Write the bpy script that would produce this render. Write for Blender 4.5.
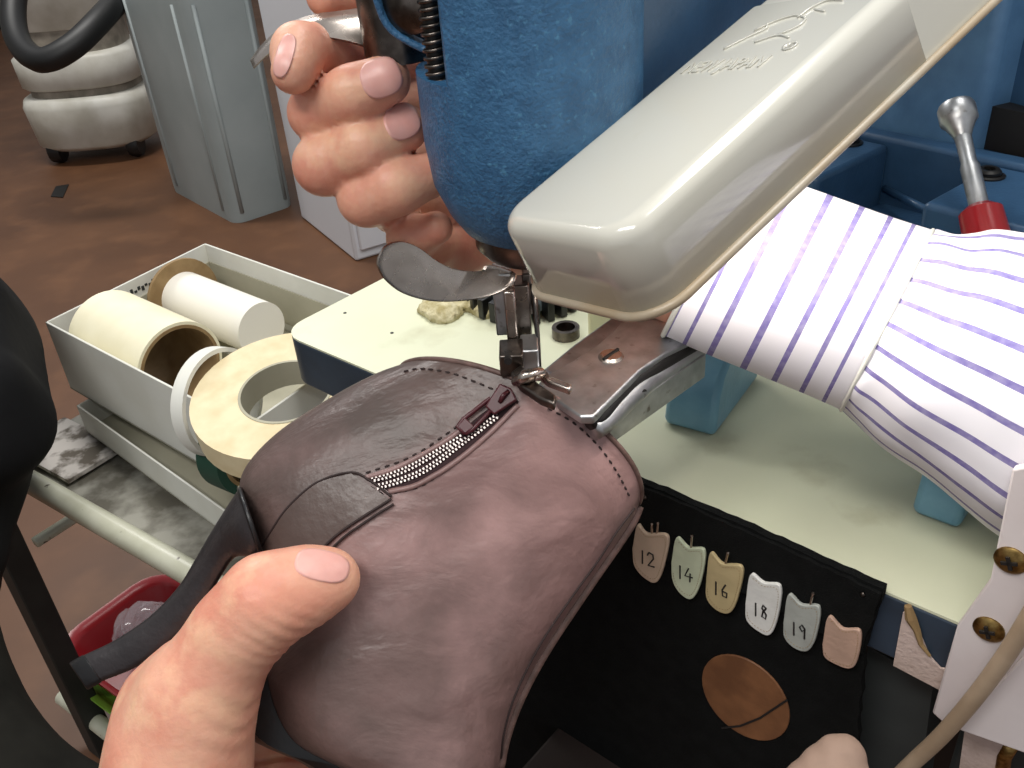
import bpy, bmesh, math, random
import numpy as np
from mathutils import Vector, Matrix, noise as mnoise
from mathutils.bvhtree import BVHTree
random.seed(7)
for o in list(bpy.data.objects): bpy.data.objects.remove(o)
scn = bpy.context.scene
COL = scn.collection

# ------------------------------------------------------------------ camera
FPX = 920.0; TH = math.radians(32.15); RS = .082; RC_ = math.sqrt(1-RS*RS)
CAM = np.array([0, 0, .98]); cf = np.array([0, math.cos(TH), -math.sin(TH)])
_r0 = np.array([1., 0, 0]); _u0 = np.array([0, math.sin(TH), math.cos(TH)])
cr = RC_*_r0-RS*_u0; cu = RC_*_u0+RS*_r0
cd_ = bpy.data.cameras.new('camera'); cam = bpy.data.objects.new('camera', cd_); COL.objects.link(cam)
cd_.sensor_width = 36; cd_.lens = FPX/1024*36; cd_.clip_start = .01; cd_.clip_end = 60
mw = Matrix.Identity(4)
for i in range(3):
    mw[i][0] = cr[i]; mw[i][1] = cu[i]; mw[i][2] = -cf[i]; mw[i][3] = CAM[i]
cam.matrix_world = mw; scn.camera = cam

# ------------------------------------------------------------------ light, exposure
vs = scn.view_settings
vs.view_transform = 'Standard'; vs.look = 'None'; vs.gamma = 1; vs.use_curve_mapping = False; vs.exposure = 0.45
w = bpy.data.worlds.new('room_light'); scn.world = w; w.use_nodes = True
w.node_tree.nodes['Background'].inputs[0].default_value = (.95, .97, 1, 1)
w.node_tree.nodes['Background'].inputs[1].default_value = .33
def area(name, loc, target, sx, sy, power, col=(1, 1, 1)):
    l = bpy.data.lights.new(name, 'AREA'); l.shape = 'RECTANGLE'; l.size = sx; l.size_y = sy; l.energy = power; l.color = col
    o = bpy.data.objects.new(name, l); COL.objects.link(o); o.location = loc
    o.rotation_euler = (Vector(target)-Vector(loc)).to_track_quat('-Z', 'Y').to_euler(); return o
area('ceiling_fluorescent', (.35, .55, 2.3), (.25, .5, .75), 1.2, .3, 15, (1, .98, .94))
area('ceiling_fluorescent', (-.55, -.5, 2.3), (.1, .4, .75), 1.2, .3, 14, (1, .98, .94))
area('ceiling_fluorescent', (-1.2, 2.6, 2.5), (-1.2, 2.6, 0), 1.2, .3, 30, (1, .98, .94))

# ------------------------------------------------------------------ pixel -> point helpers (1024 x 768 frame)
def D(x, y): return cf+(x-512)/FPX*cr-(y-384)/FPX*cu
def P(x, y, d): return CAM+d*D(x, y)
def T(x, y, z):
    d = D(x, y); return CAM+(z-CAM[2])/d[2]*d
def PL(x, y, o, n):
    d = D(x, y); return CAM+np.dot(np.array(o)-CAM, n)/np.dot(d, n)*d
def px2m(px, d): return px*d/FPX
def V(*a): return np.array(a, float)
def nrm(v): v = np.array(v, float); return v/np.linalg.norm(v)

# ------------------------------------------------------------------ materials
def lin(c):
    return tuple(((v/255)/12.92 if v/255 <= .04045 else ((v/255+.055)/1.055)**2.4) for v in c)+(1,)
def mat(name, col, rough=.5, metal=0, col2=None, nscale=20, bump=0, bscale=200, coat=0, sss=0, trans=0, alpha=1, emit=None, estr=0, lo=.35, hi=.65, spec=.5, detail=5, col3=None, n3=60, lo3=.55, hi3=.7, rnoise=0):
    m = bpy.data.materials.new(name); m.use_nodes = True; nt = m.node_tree; N = nt.nodes; L = nt.links
    b = N['Principled BSDF']; b.inputs['Base Color'].default_value = lin(col); b.inputs['Roughness'].default_value = rough
    b.inputs['Metallic'].default_value = metal; b.inputs['Specular IOR Level'].default_value = spec
    if coat: b.inputs['Coat Weight'].default_value = coat; b.inputs['Coat Roughness'].default_value = .08
    if sss: b.inputs['Subsurface Weight'].default_value = sss; b.inputs['Subsurface Radius'].default_value = (.008, .003, .0015); b.inputs['Subsurface Scale'].default_value = 1.0
    if trans: b.inputs['Transmission Weight'].default_value = trans
    b.inputs['Alpha'].default_value = alpha
    if emit: b.inputs['Emission Color'].default_value = lin(emit); b.inputs['Emission Strength'].default_value = estr
    tc = N.new('ShaderNodeTexCoord')
    def nz(s, d=detail):
        n = N.new('ShaderNodeTexNoise'); n.inputs['Scale'].default_value = s; n.inputs['Detail'].default_value = d; L.new(tc.outputs['Object'], n.inputs['Vector']); return n
    cur = None
    def mixin(c, fac_n, a, z):
        nonlocal cur
        r = N.new('ShaderNodeMapRange'); r.inputs[1].default_value = a; r.inputs[2].default_value = z; L.new(fac_n.outputs['Fac'], r.inputs[0])
        x = N.new('ShaderNodeMix'); x.data_type = 'RGBA'; L.new(r.outputs[0], x.inputs[0])
        if cur is None: x.inputs[6].default_value = lin(col)
        else: L.new(cur, x.inputs[6])
        x.inputs[7].default_value = lin(c); cur = x.outputs[2]
    if col2: mixin(col2, nz(nscale), lo, hi)
    if col3: mixin(col3, nz(n3, 8), lo3, hi3)
    if cur is not None: L.new(cur, b.inputs['Base Color'])
    if rnoise:
        n = nz(nscale*1.7); r = N.new('ShaderNodeMapRange'); r.inputs[3].default_value = max(0, rough-rnoise); r.inputs[4].default_value = rough+rnoise
        L.new(n.outputs['Fac'], r.inputs[0]); L.new(r.outputs[0], b.inputs['Roughness'])
    if bump:
        n = nz(bscale, 6); bp = N.new('ShaderNodeBump'); bp.inputs['Strength'].default_value = bump; bp.inputs['Distance'].default_value = .002
        L.new(n.outputs['Fac'], bp.inputs['Height']); L.new(bp.outputs[0], b.inputs['Normal'])
    return m
def stripe_mat(name, axis, n, width, base, col):
    m = mat(name, base, .8); nt = m.node_tree; N = nt.nodes; L = nt.links
    uv = N.new('ShaderNodeUVMap'); uv.uv_map = 'uv'; s = N.new('ShaderNodeSeparateXYZ'); L.new(uv.outputs[0], s.inputs[0])
    tc = N.new('ShaderNodeTexCoord'); nz = N.new('ShaderNodeTexNoise'); nz.inputs['Scale'].default_value = 350; L.new(tc.outputs['Object'], nz.inputs['Vector'])
    a = N.new('ShaderNodeMath'); a.operation = 'MULTIPLY'; L.new(s.outputs[axis], a.inputs[0]); a.inputs[1].default_value = n
    f = N.new('ShaderNodeMath'); f.operation = 'FRACT'; L.new(a.outputs[0], f.inputs[0])
    c = N.new('ShaderNodeMath'); c.operation = 'LESS_THAN'; L.new(f.outputs[0], c.inputs[0]); c.inputs[1].default_value = width
    k = N.new('ShaderNodeMapRange'); k.inputs[3].default_value = .62; k.inputs[4].default_value = 1; L.new(nz.outputs['Fac'], k.inputs[0])
    q = N.new('ShaderNodeMath'); q.operation = 'MULTIPLY'; L.new(c.outputs[0], q.inputs[0]); L.new(k.outputs[0], q.inputs[1])
    x = N.new('ShaderNodeMix'); x.data_type = 'RGBA'; L.new(q.outputs[0], x.inputs[0]); x.inputs[6].default_value = lin(base); x.inputs[7].default_value = lin(col)
    b = N['Principled BSDF']; L.new(x.outputs[2], b.inputs['Base Color'])
    b.inputs['Subsurface Weight'].default_value = .0
    return m

M = {}
M['floor'] = mat('brown_floor', (100, 66, 42), .5, col2=(86, 55, 34), nscale=3.0, col3=(110, 74, 48), n3=9, lo3=.5, hi3=.75, rnoise=.1)
M['wall'] = mat('pale_wall', (205, 205, 200), .8, col2=(196, 196, 190), nscale=2)
M['laminate'] = mat('cream_laminate', (214, 216, 190), .38, col2=(206, 209, 182), nscale=14, col3=(182, 180, 150), n3=22, lo3=.62, hi3=.78, rnoise=.06)
M['blue_edge'] = mat('dark_blue_edge_paint', (48, 62, 78), .5, col2=(40, 52, 66), nscale=60, col3=(90, 100, 110), n3=160, lo3=.7, hi3=.78)
M['chipboard'] = mat('chipped_wood', (196, 176, 168), .8, col2=(180, 160, 150), nscale=80, bump=.3, bscale=500)
M['felt'] = mat('black_felt', (17, 18, 18), .95, col2=(11, 12, 12), nscale=120, bump=.5, bscale=1500, spec=.15)
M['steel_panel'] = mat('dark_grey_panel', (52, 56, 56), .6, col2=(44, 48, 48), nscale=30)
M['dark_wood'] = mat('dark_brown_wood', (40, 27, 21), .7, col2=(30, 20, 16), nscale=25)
M['blue'] = mat('hammered_blue_paint', (60, 108, 148), .42, col2=(48, 92, 130), nscale=180, bump=.4, bscale=800, col3=(78, 132, 168), n3=500, lo3=.6, hi3=.75, spec=.5)
M['blue_smooth'] = mat('blue_machine_enamel', (52, 84, 116), .35, col2=(46, 76, 106), nscale=60, bump=.1, bscale=500)
M['blue_lit'] = mat('lit_blue_enamel', (92, 134, 172), .45, col2=(80, 120, 158), nscale=60, bump=.1, bscale=500)  # lighter copy of the machine enamel, light on the pillar face painted in
M['blue_lit_foot'] = mat('lit_foot_enamel', (124, 172, 196), .33, col2=(110, 158, 184), nscale=70, bump=.12, bscale=400)  # machine enamel with its colour raised so the shaded feet look lit
M['steel'] = mat('worn_steel', (200, 202, 204), .42, 1, col2=(170, 172, 174), nscale=120, rnoise=.1, col3=(120, 112, 104), n3=210, lo3=.64, hi3=.78)
M['chrome'] = mat('polished_steel', (190, 180, 172), .27, 1, col2=(164, 154, 146), nscale=90, rnoise=.05)
M['dark_steel'] = mat('dark_steel', (120, 112, 106), .3, 1, col2=(80, 74, 70), nscale=150, rnoise=.1)
M['black_metal'] = mat('blackened_metal', (28, 27, 26), .4, .3)
M['black_rubber'] = mat('black_rubber', (14, 14, 15), .5)
M['black_plastic'] = mat('black_plastic', (18, 18, 19), .35)
M['brass'] = mat('brass_screw', (176, 148, 92), .35, 1, col2=(120, 96, 56), nscale=400)
M['lamp_plastic'] = mat('aged_white_plastic', (204, 202, 192), .16, col2=(206, 203, 190), nscale=16, coat=.6, col3=(196, 188, 164), n3=40, lo3=.68, hi3=.82)
M['lamp_lip'] = mat('lamp_rim_plastic', (176, 168, 152), .35, col2=(168, 150, 124), nscale=50)
M['tube_glow'] = mat('lit_fluorescent_tube', (255, 252, 244), .3, emit=(255, 246, 232), estr=6)
M['leather'] = mat('mauve_brown_leather', (138, 108, 105), .4, col2=(110, 88, 84), nscale=14, bump=.14, bscale=300, col3=(176, 140, 137), n3=30, lo3=.46, hi3=.8, spec=.55, rnoise=.07)
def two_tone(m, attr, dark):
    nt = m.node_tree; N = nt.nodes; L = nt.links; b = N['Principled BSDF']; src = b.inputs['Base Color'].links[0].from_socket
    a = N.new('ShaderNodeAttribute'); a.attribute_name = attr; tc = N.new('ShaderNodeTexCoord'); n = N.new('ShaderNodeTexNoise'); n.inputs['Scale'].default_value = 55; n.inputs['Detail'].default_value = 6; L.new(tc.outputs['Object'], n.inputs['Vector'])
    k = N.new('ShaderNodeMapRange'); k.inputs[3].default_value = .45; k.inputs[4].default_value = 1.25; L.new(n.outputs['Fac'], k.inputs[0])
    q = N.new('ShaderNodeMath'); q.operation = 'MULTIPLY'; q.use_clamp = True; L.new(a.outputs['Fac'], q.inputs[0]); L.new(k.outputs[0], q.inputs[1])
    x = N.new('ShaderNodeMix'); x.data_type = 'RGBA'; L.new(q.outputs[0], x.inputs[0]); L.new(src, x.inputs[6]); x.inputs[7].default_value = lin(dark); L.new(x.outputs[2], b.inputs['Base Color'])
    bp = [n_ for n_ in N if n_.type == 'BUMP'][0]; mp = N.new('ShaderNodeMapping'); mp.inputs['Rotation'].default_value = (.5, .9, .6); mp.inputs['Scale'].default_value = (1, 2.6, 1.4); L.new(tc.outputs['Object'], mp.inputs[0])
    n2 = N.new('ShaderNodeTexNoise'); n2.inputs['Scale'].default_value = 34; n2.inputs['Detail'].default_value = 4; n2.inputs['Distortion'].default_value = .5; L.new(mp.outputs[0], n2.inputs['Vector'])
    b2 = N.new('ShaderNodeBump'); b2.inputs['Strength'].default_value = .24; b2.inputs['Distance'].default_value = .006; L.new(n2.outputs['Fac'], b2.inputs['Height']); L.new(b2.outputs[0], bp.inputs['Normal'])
two_tone(M['leather'], 'back_panel', (82, 68, 63))  # dark back panel tone, also used for shade painted low on the boot
M['leather_dark'] = mat('grey_brown_leather', (92, 76, 71), .36, col2=(78, 64, 59), nscale=30, bump=.14, bscale=300)
M['leather_edge'] = mat('leather_cut_edge', (116, 90, 84), .55, col2=(88, 68, 62), nscale=160, bump=.2, bscale=500)
M['lining'] = mat('dark_boot_lining', (40, 32, 30), .8)
M['stitch'] = mat('brown_thread', (44, 30, 29), .7)
M['heel'] = mat('dark_heel_leather', (46, 42, 44), .36, col2=(36, 33, 35), nscale=90, bump=.15, bscale=500)
M['sole'] = mat('black_sole', (20, 20, 22), .35, bump=.08, bscale=300)
M['tape_burgundy'] = mat('burgundy_zip_tape', (46, 22, 26), .8, bump=.3, bscale=1500)
M['burgundy'] = mat('burgundy_painted_metal', (74, 26, 34), .38)
M['zip_teeth'] = mat('bright_zip_teeth', (168, 160, 156), .4, .8)
M['skin'] = mat('skin', (226, 172, 146), .42, col2=(212, 140, 118), nscale=42, sss=.16, bump=.14, bscale=420, col3=(232, 184, 152), n3=70, lo3=.52, hi3=.72, spec=.4)
M['nail'] = mat('fingernail', (230, 176, 166), .38, col2=(222, 162, 152), nscale=120, sss=.1, spec=.5)
M['cuff'] = stripe_mat('striped_cuff_cotton', 1, 7.0, .19, (240, 238, 244), (84, 64, 156))
M['sleeve'] = stripe_mat('striped_sleeve_cotton', 0, 24.0, .2, (240, 238, 244), (78, 58, 150))
M['card'] = mat('white_card', (222, 222, 214), .75, col2=(214, 213, 203), nscale=20)
M['card_in'] = mat('grey_card_inside', (176, 172, 152), .85, col2=(164, 160, 140), nscale=20)
M['cream_paper'] = mat('cream_paper_roll', (240, 234, 206), .7, col2=(234, 227, 196), nscale=30)
M['white_paper'] = mat('white_paper_roll', (236, 232, 222), .7)
M['dusty_paper'] = mat('dusty_paper', (196, 190, 184), .8, col2=(96, 88, 78), nscale=45, lo=.5, hi=.62)
M['kraft'] = mat('kraft_cardboard', (150, 124, 86), .8, col2=(132, 106, 70), nscale=70)
M['masking'] = mat('masking_tape_side', (226, 212, 176), .65, col2=(214, 196, 156), nscale=60)
M['green_core'] = mat('dark_green_card', (28, 64, 50), .7)
M['cart_paint'] = mat('chipped_cream_enamel', (196, 196, 178), .35, col2=(184, 184, 164), nscale=40, col3=(70, 60, 48), n3=90, lo3=.7, hi3=.74)
M['cart_dark'] = mat('dark_painted_steel', (40, 41, 38), .6, col2=(30, 31, 28), nscale=30)
M['rust'] = mat('rust_paint', (150, 108, 52), .7)
M['shelf'] = mat('dusty_shelf', (150, 148, 138), .7, col2=(90, 86, 76), nscale=30, lo=.4, hi=.6)
M['red'] = mat('red_plastic', (150, 26, 34), .3)
M['lime'] = mat('lime_plastic', (140, 190, 70), .4)
M['clear_bag'] = mat('clear_plastic_film', (210, 200, 205), .12, alpha=.35, spec=.8)
M['bag'] = mat('black_nylon', (15, 15, 17), .8, bump=.3, bscale=60, spec=.2)
M['shade_fill'] = mat('dark_shade_fill', (34, 33, 29), .9, col2=(24, 23, 20), nscale=30, spec=.15)  # dark fill for the shade under the cart
M['bin'] = mat('grey_blue_plastic', (158, 166, 166), .5, col2=(148, 157, 157), nscale=6)
M['vac_white'] = mat('dirty_white_plastic', (206, 204, 196), .45, col2=(178, 174, 162), nscale=9)
M['vac_grey'] = mat('grey_plastic_band', (150, 142, 130), .6, col2=(110, 104, 94), nscale=20)
M['cab'] = mat('pale_grey_cabinet', (212, 213, 218), .6)
M['wheel_grey'] = mat('pale_blue_grey_plastic', (150, 166, 176), .5)
M['lint'] = mat('greasy_lint', (206, 198, 164), .9, col2=(160, 148, 104), nscale=150, bump=.5, bscale=600)
M['cream_block'] = mat('cream_card', (232, 228, 190), .7)
M['amber'] = mat('amber_glue', (206, 160, 60), .3)
M['brace'] = mat('white_painted_plate', (218, 210, 210), .5, col2=(208, 198, 198), nscale=30)
M['cable'] = mat('beige_cable', (168, 148, 126), .5, col2=(150, 130, 108), nscale=60)
M['cloth'] = mat('pale_pink_cloth', (146, 122, 108), .8, col2=(132, 110, 96), nscale=60)
M['ink'] = mat('black_ink', (22, 20, 20), .6)
M['brown_leather'] = mat('brown_leather_patch', (128, 86, 56), .5, col2=(104, 68, 44), nscale=70, bump=.1, bscale=400)
M['red_handle'] = mat('red_handle_plastic', (150, 24, 30), .3)
M['yellow'] = mat('yellow_paint_fleck', (190, 170, 70), .5)
for nm, c in [('t12', (206, 182, 160)), ('t14', (206, 214, 186)), ('t16', (190, 172, 130)), ('t18', (226, 226, 222)), ('t19', (170, 174, 168)), ('t20', (188, 156, 138))]:
    M[nm] = mat('leather_tab_'+nm, c, .6, col2=tuple(int(v*.93) for v in c), nscale=90, bump=.15, bscale=500)

# ------------------------------------------------------------------ mesh kit
class MB:
    def __init__(s): s.v = []; s.f = []; s.uv = None
    def add(s, vs, fs):
        o = len(s.v); s.v += [np.array(p, float) for p in vs]; s.f += [tuple(i+o for i in f) for f in fs]
    def box(s, c, ax, h):
        a, b, cc = [nrm(x)*hh for x, hh in zip(ax, h)]; c = np.array(c, float); vs = []
        for i in (-1, 1):
            for j in (-1, 1):
                for k in (-1, 1): vs.append(c+i*a+j*b+k*cc)
        s.add(vs, [(0, 1, 3, 2), (4, 6, 7, 5), (0, 4, 5, 1), (2, 3, 7, 6), (0, 2, 6, 4), (1, 5, 7, 3)])
    def rings(s, R, closed=True, cap0=True, cap1=True):
        n = len(R[0]); o = len(s.v)
        for r in R: s.v += [np.array(p, float) for p in r]
        for k in range(len(R)-1):
            for i in range(n if closed else n-1):
                j = (i+1) % n; s.f.append((o+k*n+i, o+k*n+j, o+(k+1)*n+j, o+(k+1)*n+i))
        if cap0: s.f.append(tuple(o+i for i in range(n))[::-1])
        if cap1: s.f.append(tuple(o+(len(R)-1)*n+i for i in range(n)))
    def tube(s, pts, rad, n=10, caps=True, flat=1.0, fdir=None):
        pts = [np.array(p, float) for p in pts]
        if not hasattr(rad, '__len__'): rad = [rad]*len(pts)
        R = []; prev = None
        for i, p in enumerate(pts):
            t = nrm(pts[min(i+1, len(pts)-1)]-pts[max(i-1, 0)])
            a = np.array(fdir, float) if fdir is not None else (prev if prev is not None else (V(0, 0, 1) if abs(t[2]) < .9 else V(1, 0, 0)))
            a = nrm(a-t*np.dot(a, t)); b = np.cross(t, a); prev = a
            R.append([p+rad[i]*(math.cos(q)*b+flat*math.sin(q)*a) for q in [2*math.pi*k/n for k in range(n)]])
        s.rings(R, True, caps, caps)
    def lathe(s, prof, o, axis, n=32, caps=True, a0=None):
        axis = nrm(axis); a = V(0, 0, 1) if abs(axis[2]) < .9 else V(1, 0, 0)
        if a0 is not None: a = np.array(a0, float)
        a = nrm(a-axis*np.dot(a, axis)); b = np.cross(axis, a); o = np.array(o, float)
        s.rings([[o+h*axis+r*(math.cos(q)*a+math.sin(q)*b) for q in [2*math.pi*k/n for k in range(n)]] for r, h in prof], True, caps, caps)
    def prism(s, poly, d):
        poly = [np.array(p, float) for p in poly]; d = np.array(d, float); s.rings([poly, [p+d for p in poly]])
    def mesh(s, name, off):
        m = bpy.data.meshes.new(name); m.from_pydata([tuple(p-off) for p in s.v], [], s.f); return m
def root(name, loc, label, cat, group=None):
    o = bpy.data.objects.new(name, None); COL.objects.link(o); o.location = tuple(loc); o.empty_display_size = .02
    o['label'] = label; o['category'] = cat
    if group: o['group'] = group
    return o
def woff(parent):
    x = V(0, 0, 0)
    while parent is not None: x = x+np.array(parent.location); parent = parent.parent
    return x
def obj(name, mb, m, parent=None, smooth=False, bevel=0, seg=2, loc=None, solid=0, auto=None, fix=True):
    off = woff(parent)
    base = V(0, 0, 0)
    if parent is None and loc is not None: off = np.array(loc, float); base = off
    me = mb.mesh(name, off) if isinstance(mb, MB) else mb
    if fix:
        b = bmesh.new(); b.from_mesh(me); bmesh.ops.recalc_face_normals(b, faces=b.faces); b.to_mesh(me); b.free()
    o = bpy.data.objects.new(name, me); COL.objects.link(o); o.parent = parent
    if parent is None and loc is not None: o.location = tuple(base)
    if me.materials: me.materials.clear()
    me.materials.append(M[m] if isinstance(m, str) else m)
    if smooth:
        for p in me.polygons: p.use_smooth = True
        if auto: me.set_sharp_from_angle(angle=math.radians(auto))
    if solid:
        md = o.modifiers.new('thickness', 'SOLIDIFY'); md.thickness = solid; md.offset = -1
    if bevel:
        md = o.modifiers.new('bevel', 'BEVEL'); md.width = bevel; md.segments = seg; md.limit_method = 'ANGLE'; md.angle_limit = math.radians(35)
        for p in me.polygons: p.use_smooth = True
        me.set_sharp_from_angle(angle=math.radians(35))
        md.harden_normals = False
    return o
def tag(o, label, cat, group=None):
    o['label'] = label; o['category'] = cat
    if group: o['group'] = group
    return o
def struct(o, label=None):
    o['kind'] = 'structure'
    if label: o['label'] = label
    return o
def cat_rom(pts, n):
    P_ = [np.array(p, float) for p in pts]; P_ = [2*P_[0]-P_[1]]+P_+[2*P_[-1]-P_[-2]]; out = []
    S = len(P_)-3
    for i in range(n):
        t = i/(n-1)*S; k = min(int(t), S-1); u = t-k; a, b, c, d = P_[k:k+4]
        out.append(.5*((2*b)+(-a+c)*u+(2*a-5*b+4*c-d)*u*u+(-a+3*b-3*c+d)*u**3))
    return out
def resample(pts, step):
    pts = [np.array(p, float) for p in pts]; L = [0]
    for a, b in zip(pts, pts[1:]): L.append(L[-1]+np.linalg.norm(b-a))
    n = max(2, int(L[-1]/step)+1); out = []
    for i in range(n):
        s = L[-1]*i/(n-1); k = 0
        while k < len(L)-2 and L[k+1] < s: k += 1
        u = (s-L[k])/max(1e-9, L[k+1]-L[k]); out.append(pts[k]*(1-u)+pts[k+1]*u)
    return out

# ---- signed distance shapes and naive surface nets
def sd_caps(X, a, b, ra, rb):
    a = np.array(a); b = np.array(b); pa = X-a; ba = b-a; h = np.clip(pa@ba/np.dot(ba, ba), 0, 1)
    return np.linalg.norm(pa-h[..., None]*ba, axis=-1)-(ra+(rb-ra)*h)
def smin(a, b, k):
    h = np.clip(.5+.5*(b-a)/k, 0, 1); return b+(a-b)*h-k*h*(1-h)
def sd_chain(X, pts, k=.004):
    d = None
    for p, q in zip(pts, pts[1:]):
        e = sd_caps(X, p[0], q[0], p[1], q[1]); d = e if d is None else smin(d, e, k)
    return d
def nets(fn, lo, hi, h):
    lo = np.array(lo); n = np.ceil((np.array(hi)-lo)/h).astype(int)+1
    g = np.stack(np.meshgrid(*[lo[i]+h*np.arange(n[i]) for i in range(3)], indexing='ij'), -1)
    F = fn(g); S = F < 0
    cs = [(i, j, k) for i in (0, 1) for j in (0, 1) for k in (0, 1)]
    def sub(A, c): return A[c[0]:n[0]-1+c[0], c[1]:n[1]-1+c[1], c[2]:n[2]-1+c[2]]
    cnt = sum(sub(S, c).astype(int) for c in cs); act = (cnt > 0) & (cnt < 8)
    idx = -np.ones(act.shape, int); ids = np.argwhere(act); idx[act] = np.arange(len(ids))
    acc = np.zeros((len(ids), 3)); num = np.zeros(len(ids))
    for c in cs:
        for ax in range(3):
            if c[ax]: continue
            d = list(c); d[ax] = 1
            fa = sub(F, c)[act]; fb = sub(F, tuple(d))[act]; cr_ = (fa < 0) != (fb < 0)
            t = np.where(cr_, fa/np.where(cr_, fa-fb, 1), 0); p = np.tile(np.array(c, float), (len(ids), 1)); p[:, ax] = t
            acc[cr_] += p[cr_]; num += cr_
    vs_ = lo+h*(ids+acc/num[:, None]); fs = []
    for ax in range(3):
        b, c = (ax+1) % 3, (ax+2) % 3
        s0 = [slice(1, n[i]-1) for i in range(3)]; s0[ax] = slice(0, n[ax]-1); s1 = list(s0); s1[ax] = slice(1, n[ax])
        A = S[tuple(s0)]; B = S[tuple(s1)]; e = np.argwhere(A != B); 
        e2_ = e.copy(); e2_[:, b] += 1; e2_[:, c] += 1
        q = []
        for db, dc in ((-1, -1), (0, -1), (0, 0), (-1, 0)):
            z = e2_.copy(); z[:, b] += db; z[:, c] += dc; q.append(idx[z[:, 0], z[:, 1], z[:, 2]])
        q = np.stack(q, 1); fl = A[e[:, 0], e[:, 1], e[:, 2]]
        q[~fl] = q[~fl][:, ::-1]; fs.append(q)
    return vs_, np.concatenate(fs)
def net_mb(fn, lo, hi, h):
    v, f = nets(fn, lo, hi, h); m = MB(); m.v = list(v); m.f = [tuple(int(i) for i in q) for q in f]; return m
class Surf:           # ray casting onto a finished mesh along a pixel's ray
    def __init__(s, mb): s.b = BVHTree.FromPolygons([Vector(p) for p in mb.v], mb.f)
    def hit(s, x, y, off=0):
        d = Vector(D(x, y)).normalized(); l, n, i, t = s.b.ray_cast(Vector(CAM), d)
        if l is None: return None
        if n.dot(d) > 0: n = -n
        return np.array(l+n*off), np.array(n)
def ribbon(S, A, B, n, m, off, thick):
    """thin shell laid on surface S between two pixel polylines"""
    A = cat_rom(A, n); B = cat_rom(B, n); top = []; bot = []
    for i in range(n):
        rt = []; rb = []
        for j in range(m):
            u = j/(m-1); p = A[i]*(1-u)+B[i]*u; h = S.hit(p[0], p[1])
            if h is None: h = last
            last = h; rt.append(h[0]+h[1]*(off+thick)); rb.append(h[0]+h[1]*(off-.0008))
        top.append(rt); bot.append(rb)
    R = [t+b[::-1] for t, b in zip(top, bot)]
    k = MB(); k.rings(R); return k
def line_on(S, pts, step, off):
    q = cat_rom(pts, 60); out = []
    for p in q:
        h = S.hit(p[0], p[1], off)
        if h is not None: out.append((h[0], h[1]))
    return out
def stitches(mb, S, pts, L=.0022, gap=.0011, r=.00045, off=.0002):
    ln = line_on(S, pts, 0, off); pp = resample([a for a, _ in ln], (L+gap)/2)
    for i in range(0, len(pp)-1, 2): mb.tube([pp[i], (pp[i]+pp[i+1])/2, pp[i+1]], [r*.7, r, r*.7], 5)

E1 = V(.738, -.675, 0); E1 = nrm(E1); E2 = V(-E1[1], E1[0], 0); UP = V(0, 0, 1)
TZ = .72
# ================================================================== SETTING
k = MB(); k.box((0, 3.2, -.05), ((1, 0, 0), (0, 1, 0), UP), (4.2, 5.6, .05)); struct(obj('floor', k, 'floor'))
k = MB(); k.box((0, 8.85, 1.3), ((1, 0, 0), (0, 1, 0), UP), (4.2, .05, 1.3)); struct(obj('wall_back', k, 'wall'))
k = MB(); k.box((-4.25, 3.2, 1.3), ((1, 0, 0), (0, 1, 0), UP), (.05, 5.6, 1.3)); struct(obj('wall_left', k, 'wall'))
k = MB(); k.box((4.25, 3.2, 1.3), ((1, 0, 0), (0, 1, 0), UP), (.05, 5.6, 1.3)); struct(obj('wall_right', k, 'wall'))
# a dark chip of tape on the floor
c = T(60, 192, 0); k = MB(); k.prism([T(51, 197, 0), T(56, 187, 0), T(69, 185, 0), T(63, 198, 0)], (0, 0, .003))
tag(obj('floor_scrap', k, 'black_rubber', loc=c), 'small black scrap lying on the brown floor', 'scrap')

# ================================================================== WORK TABLE
LC = T(279, 332, TZ)
def rect_round(o, a, la, b, lb, r, n=6):
    pts = []
    for (cx, cy, s) in ((r, r, 2), (la-r, r, 3), (la-r, lb-r, 0), (r, lb-r, 1)):
        for i in range(n+1):
            q = (s+i/n)*math.pi/2; pts.append(o+a*(cx+r*math.cos(q))+b*(cy+r*math.sin(q)))
    return pts
tb = root('work_table', (LC[0]+.15, LC[1]+.1, 0), 'cream topped work table with dark blue edge under the sewing machine', 'table')
k = MB(); k.prism(rect_round(LC-UP*.0012, E1, .47, E2, .52, .018), UP*-.031); obj('table_slab', k, 'blue_edge', tb, smooth=True, auto=30, bevel=.0012)
k = MB(); k.prism(rect_round(LC, E1, .47, E2, .52, .018), UP*-.0012); obj('laminate_top', k, 'laminate', tb, smooth=True, auto=30)
for (a, b) in ((.05, .47), (.42, .05), (.42, .47)):
    k = MB(); q = LC+E1*a+E2*b; q[2] = .343; k.box(q, (E1, E2, UP), (.019, .019, .343)); obj('leg', k, 'steel_panel', tb, bevel=.002)
EO = LC-E2*.0004          # front edge plane
k = MB(); k.prism([PL(x, y, EO, E2) for x, y in ((904, 611), (913, 611), (921, 634), (930, 655), (941, 667), (950, 668), (943, 690), (934, 685), (894, 664))], E2*.0012-E2*.0022)
obj('chipped_edge_wood', k, 'chipboard', tb)['label'] = 'pale pinkish bare wood where the blue edge has chipped'
k = MB(); k.tube([PL(x, y, EO-E2*.0012, E2) for x, y in ((908, 606), (911, 618), (917, 630), (921, 644), (930, 656))], [.0014, .0022, .0014, .001, .0006], 7); obj('splinter', k, 'kraft', tb)
# screw holes and specks in the laminate
for x, y in ((345, 313), (392, 333)):
    k = MB(); k.lathe([(.0011, -.0005), (.0011, .0002)], T(x, y, TZ), UP, 10); obj('screw_hole', k, 'black_metal', tb)
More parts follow.
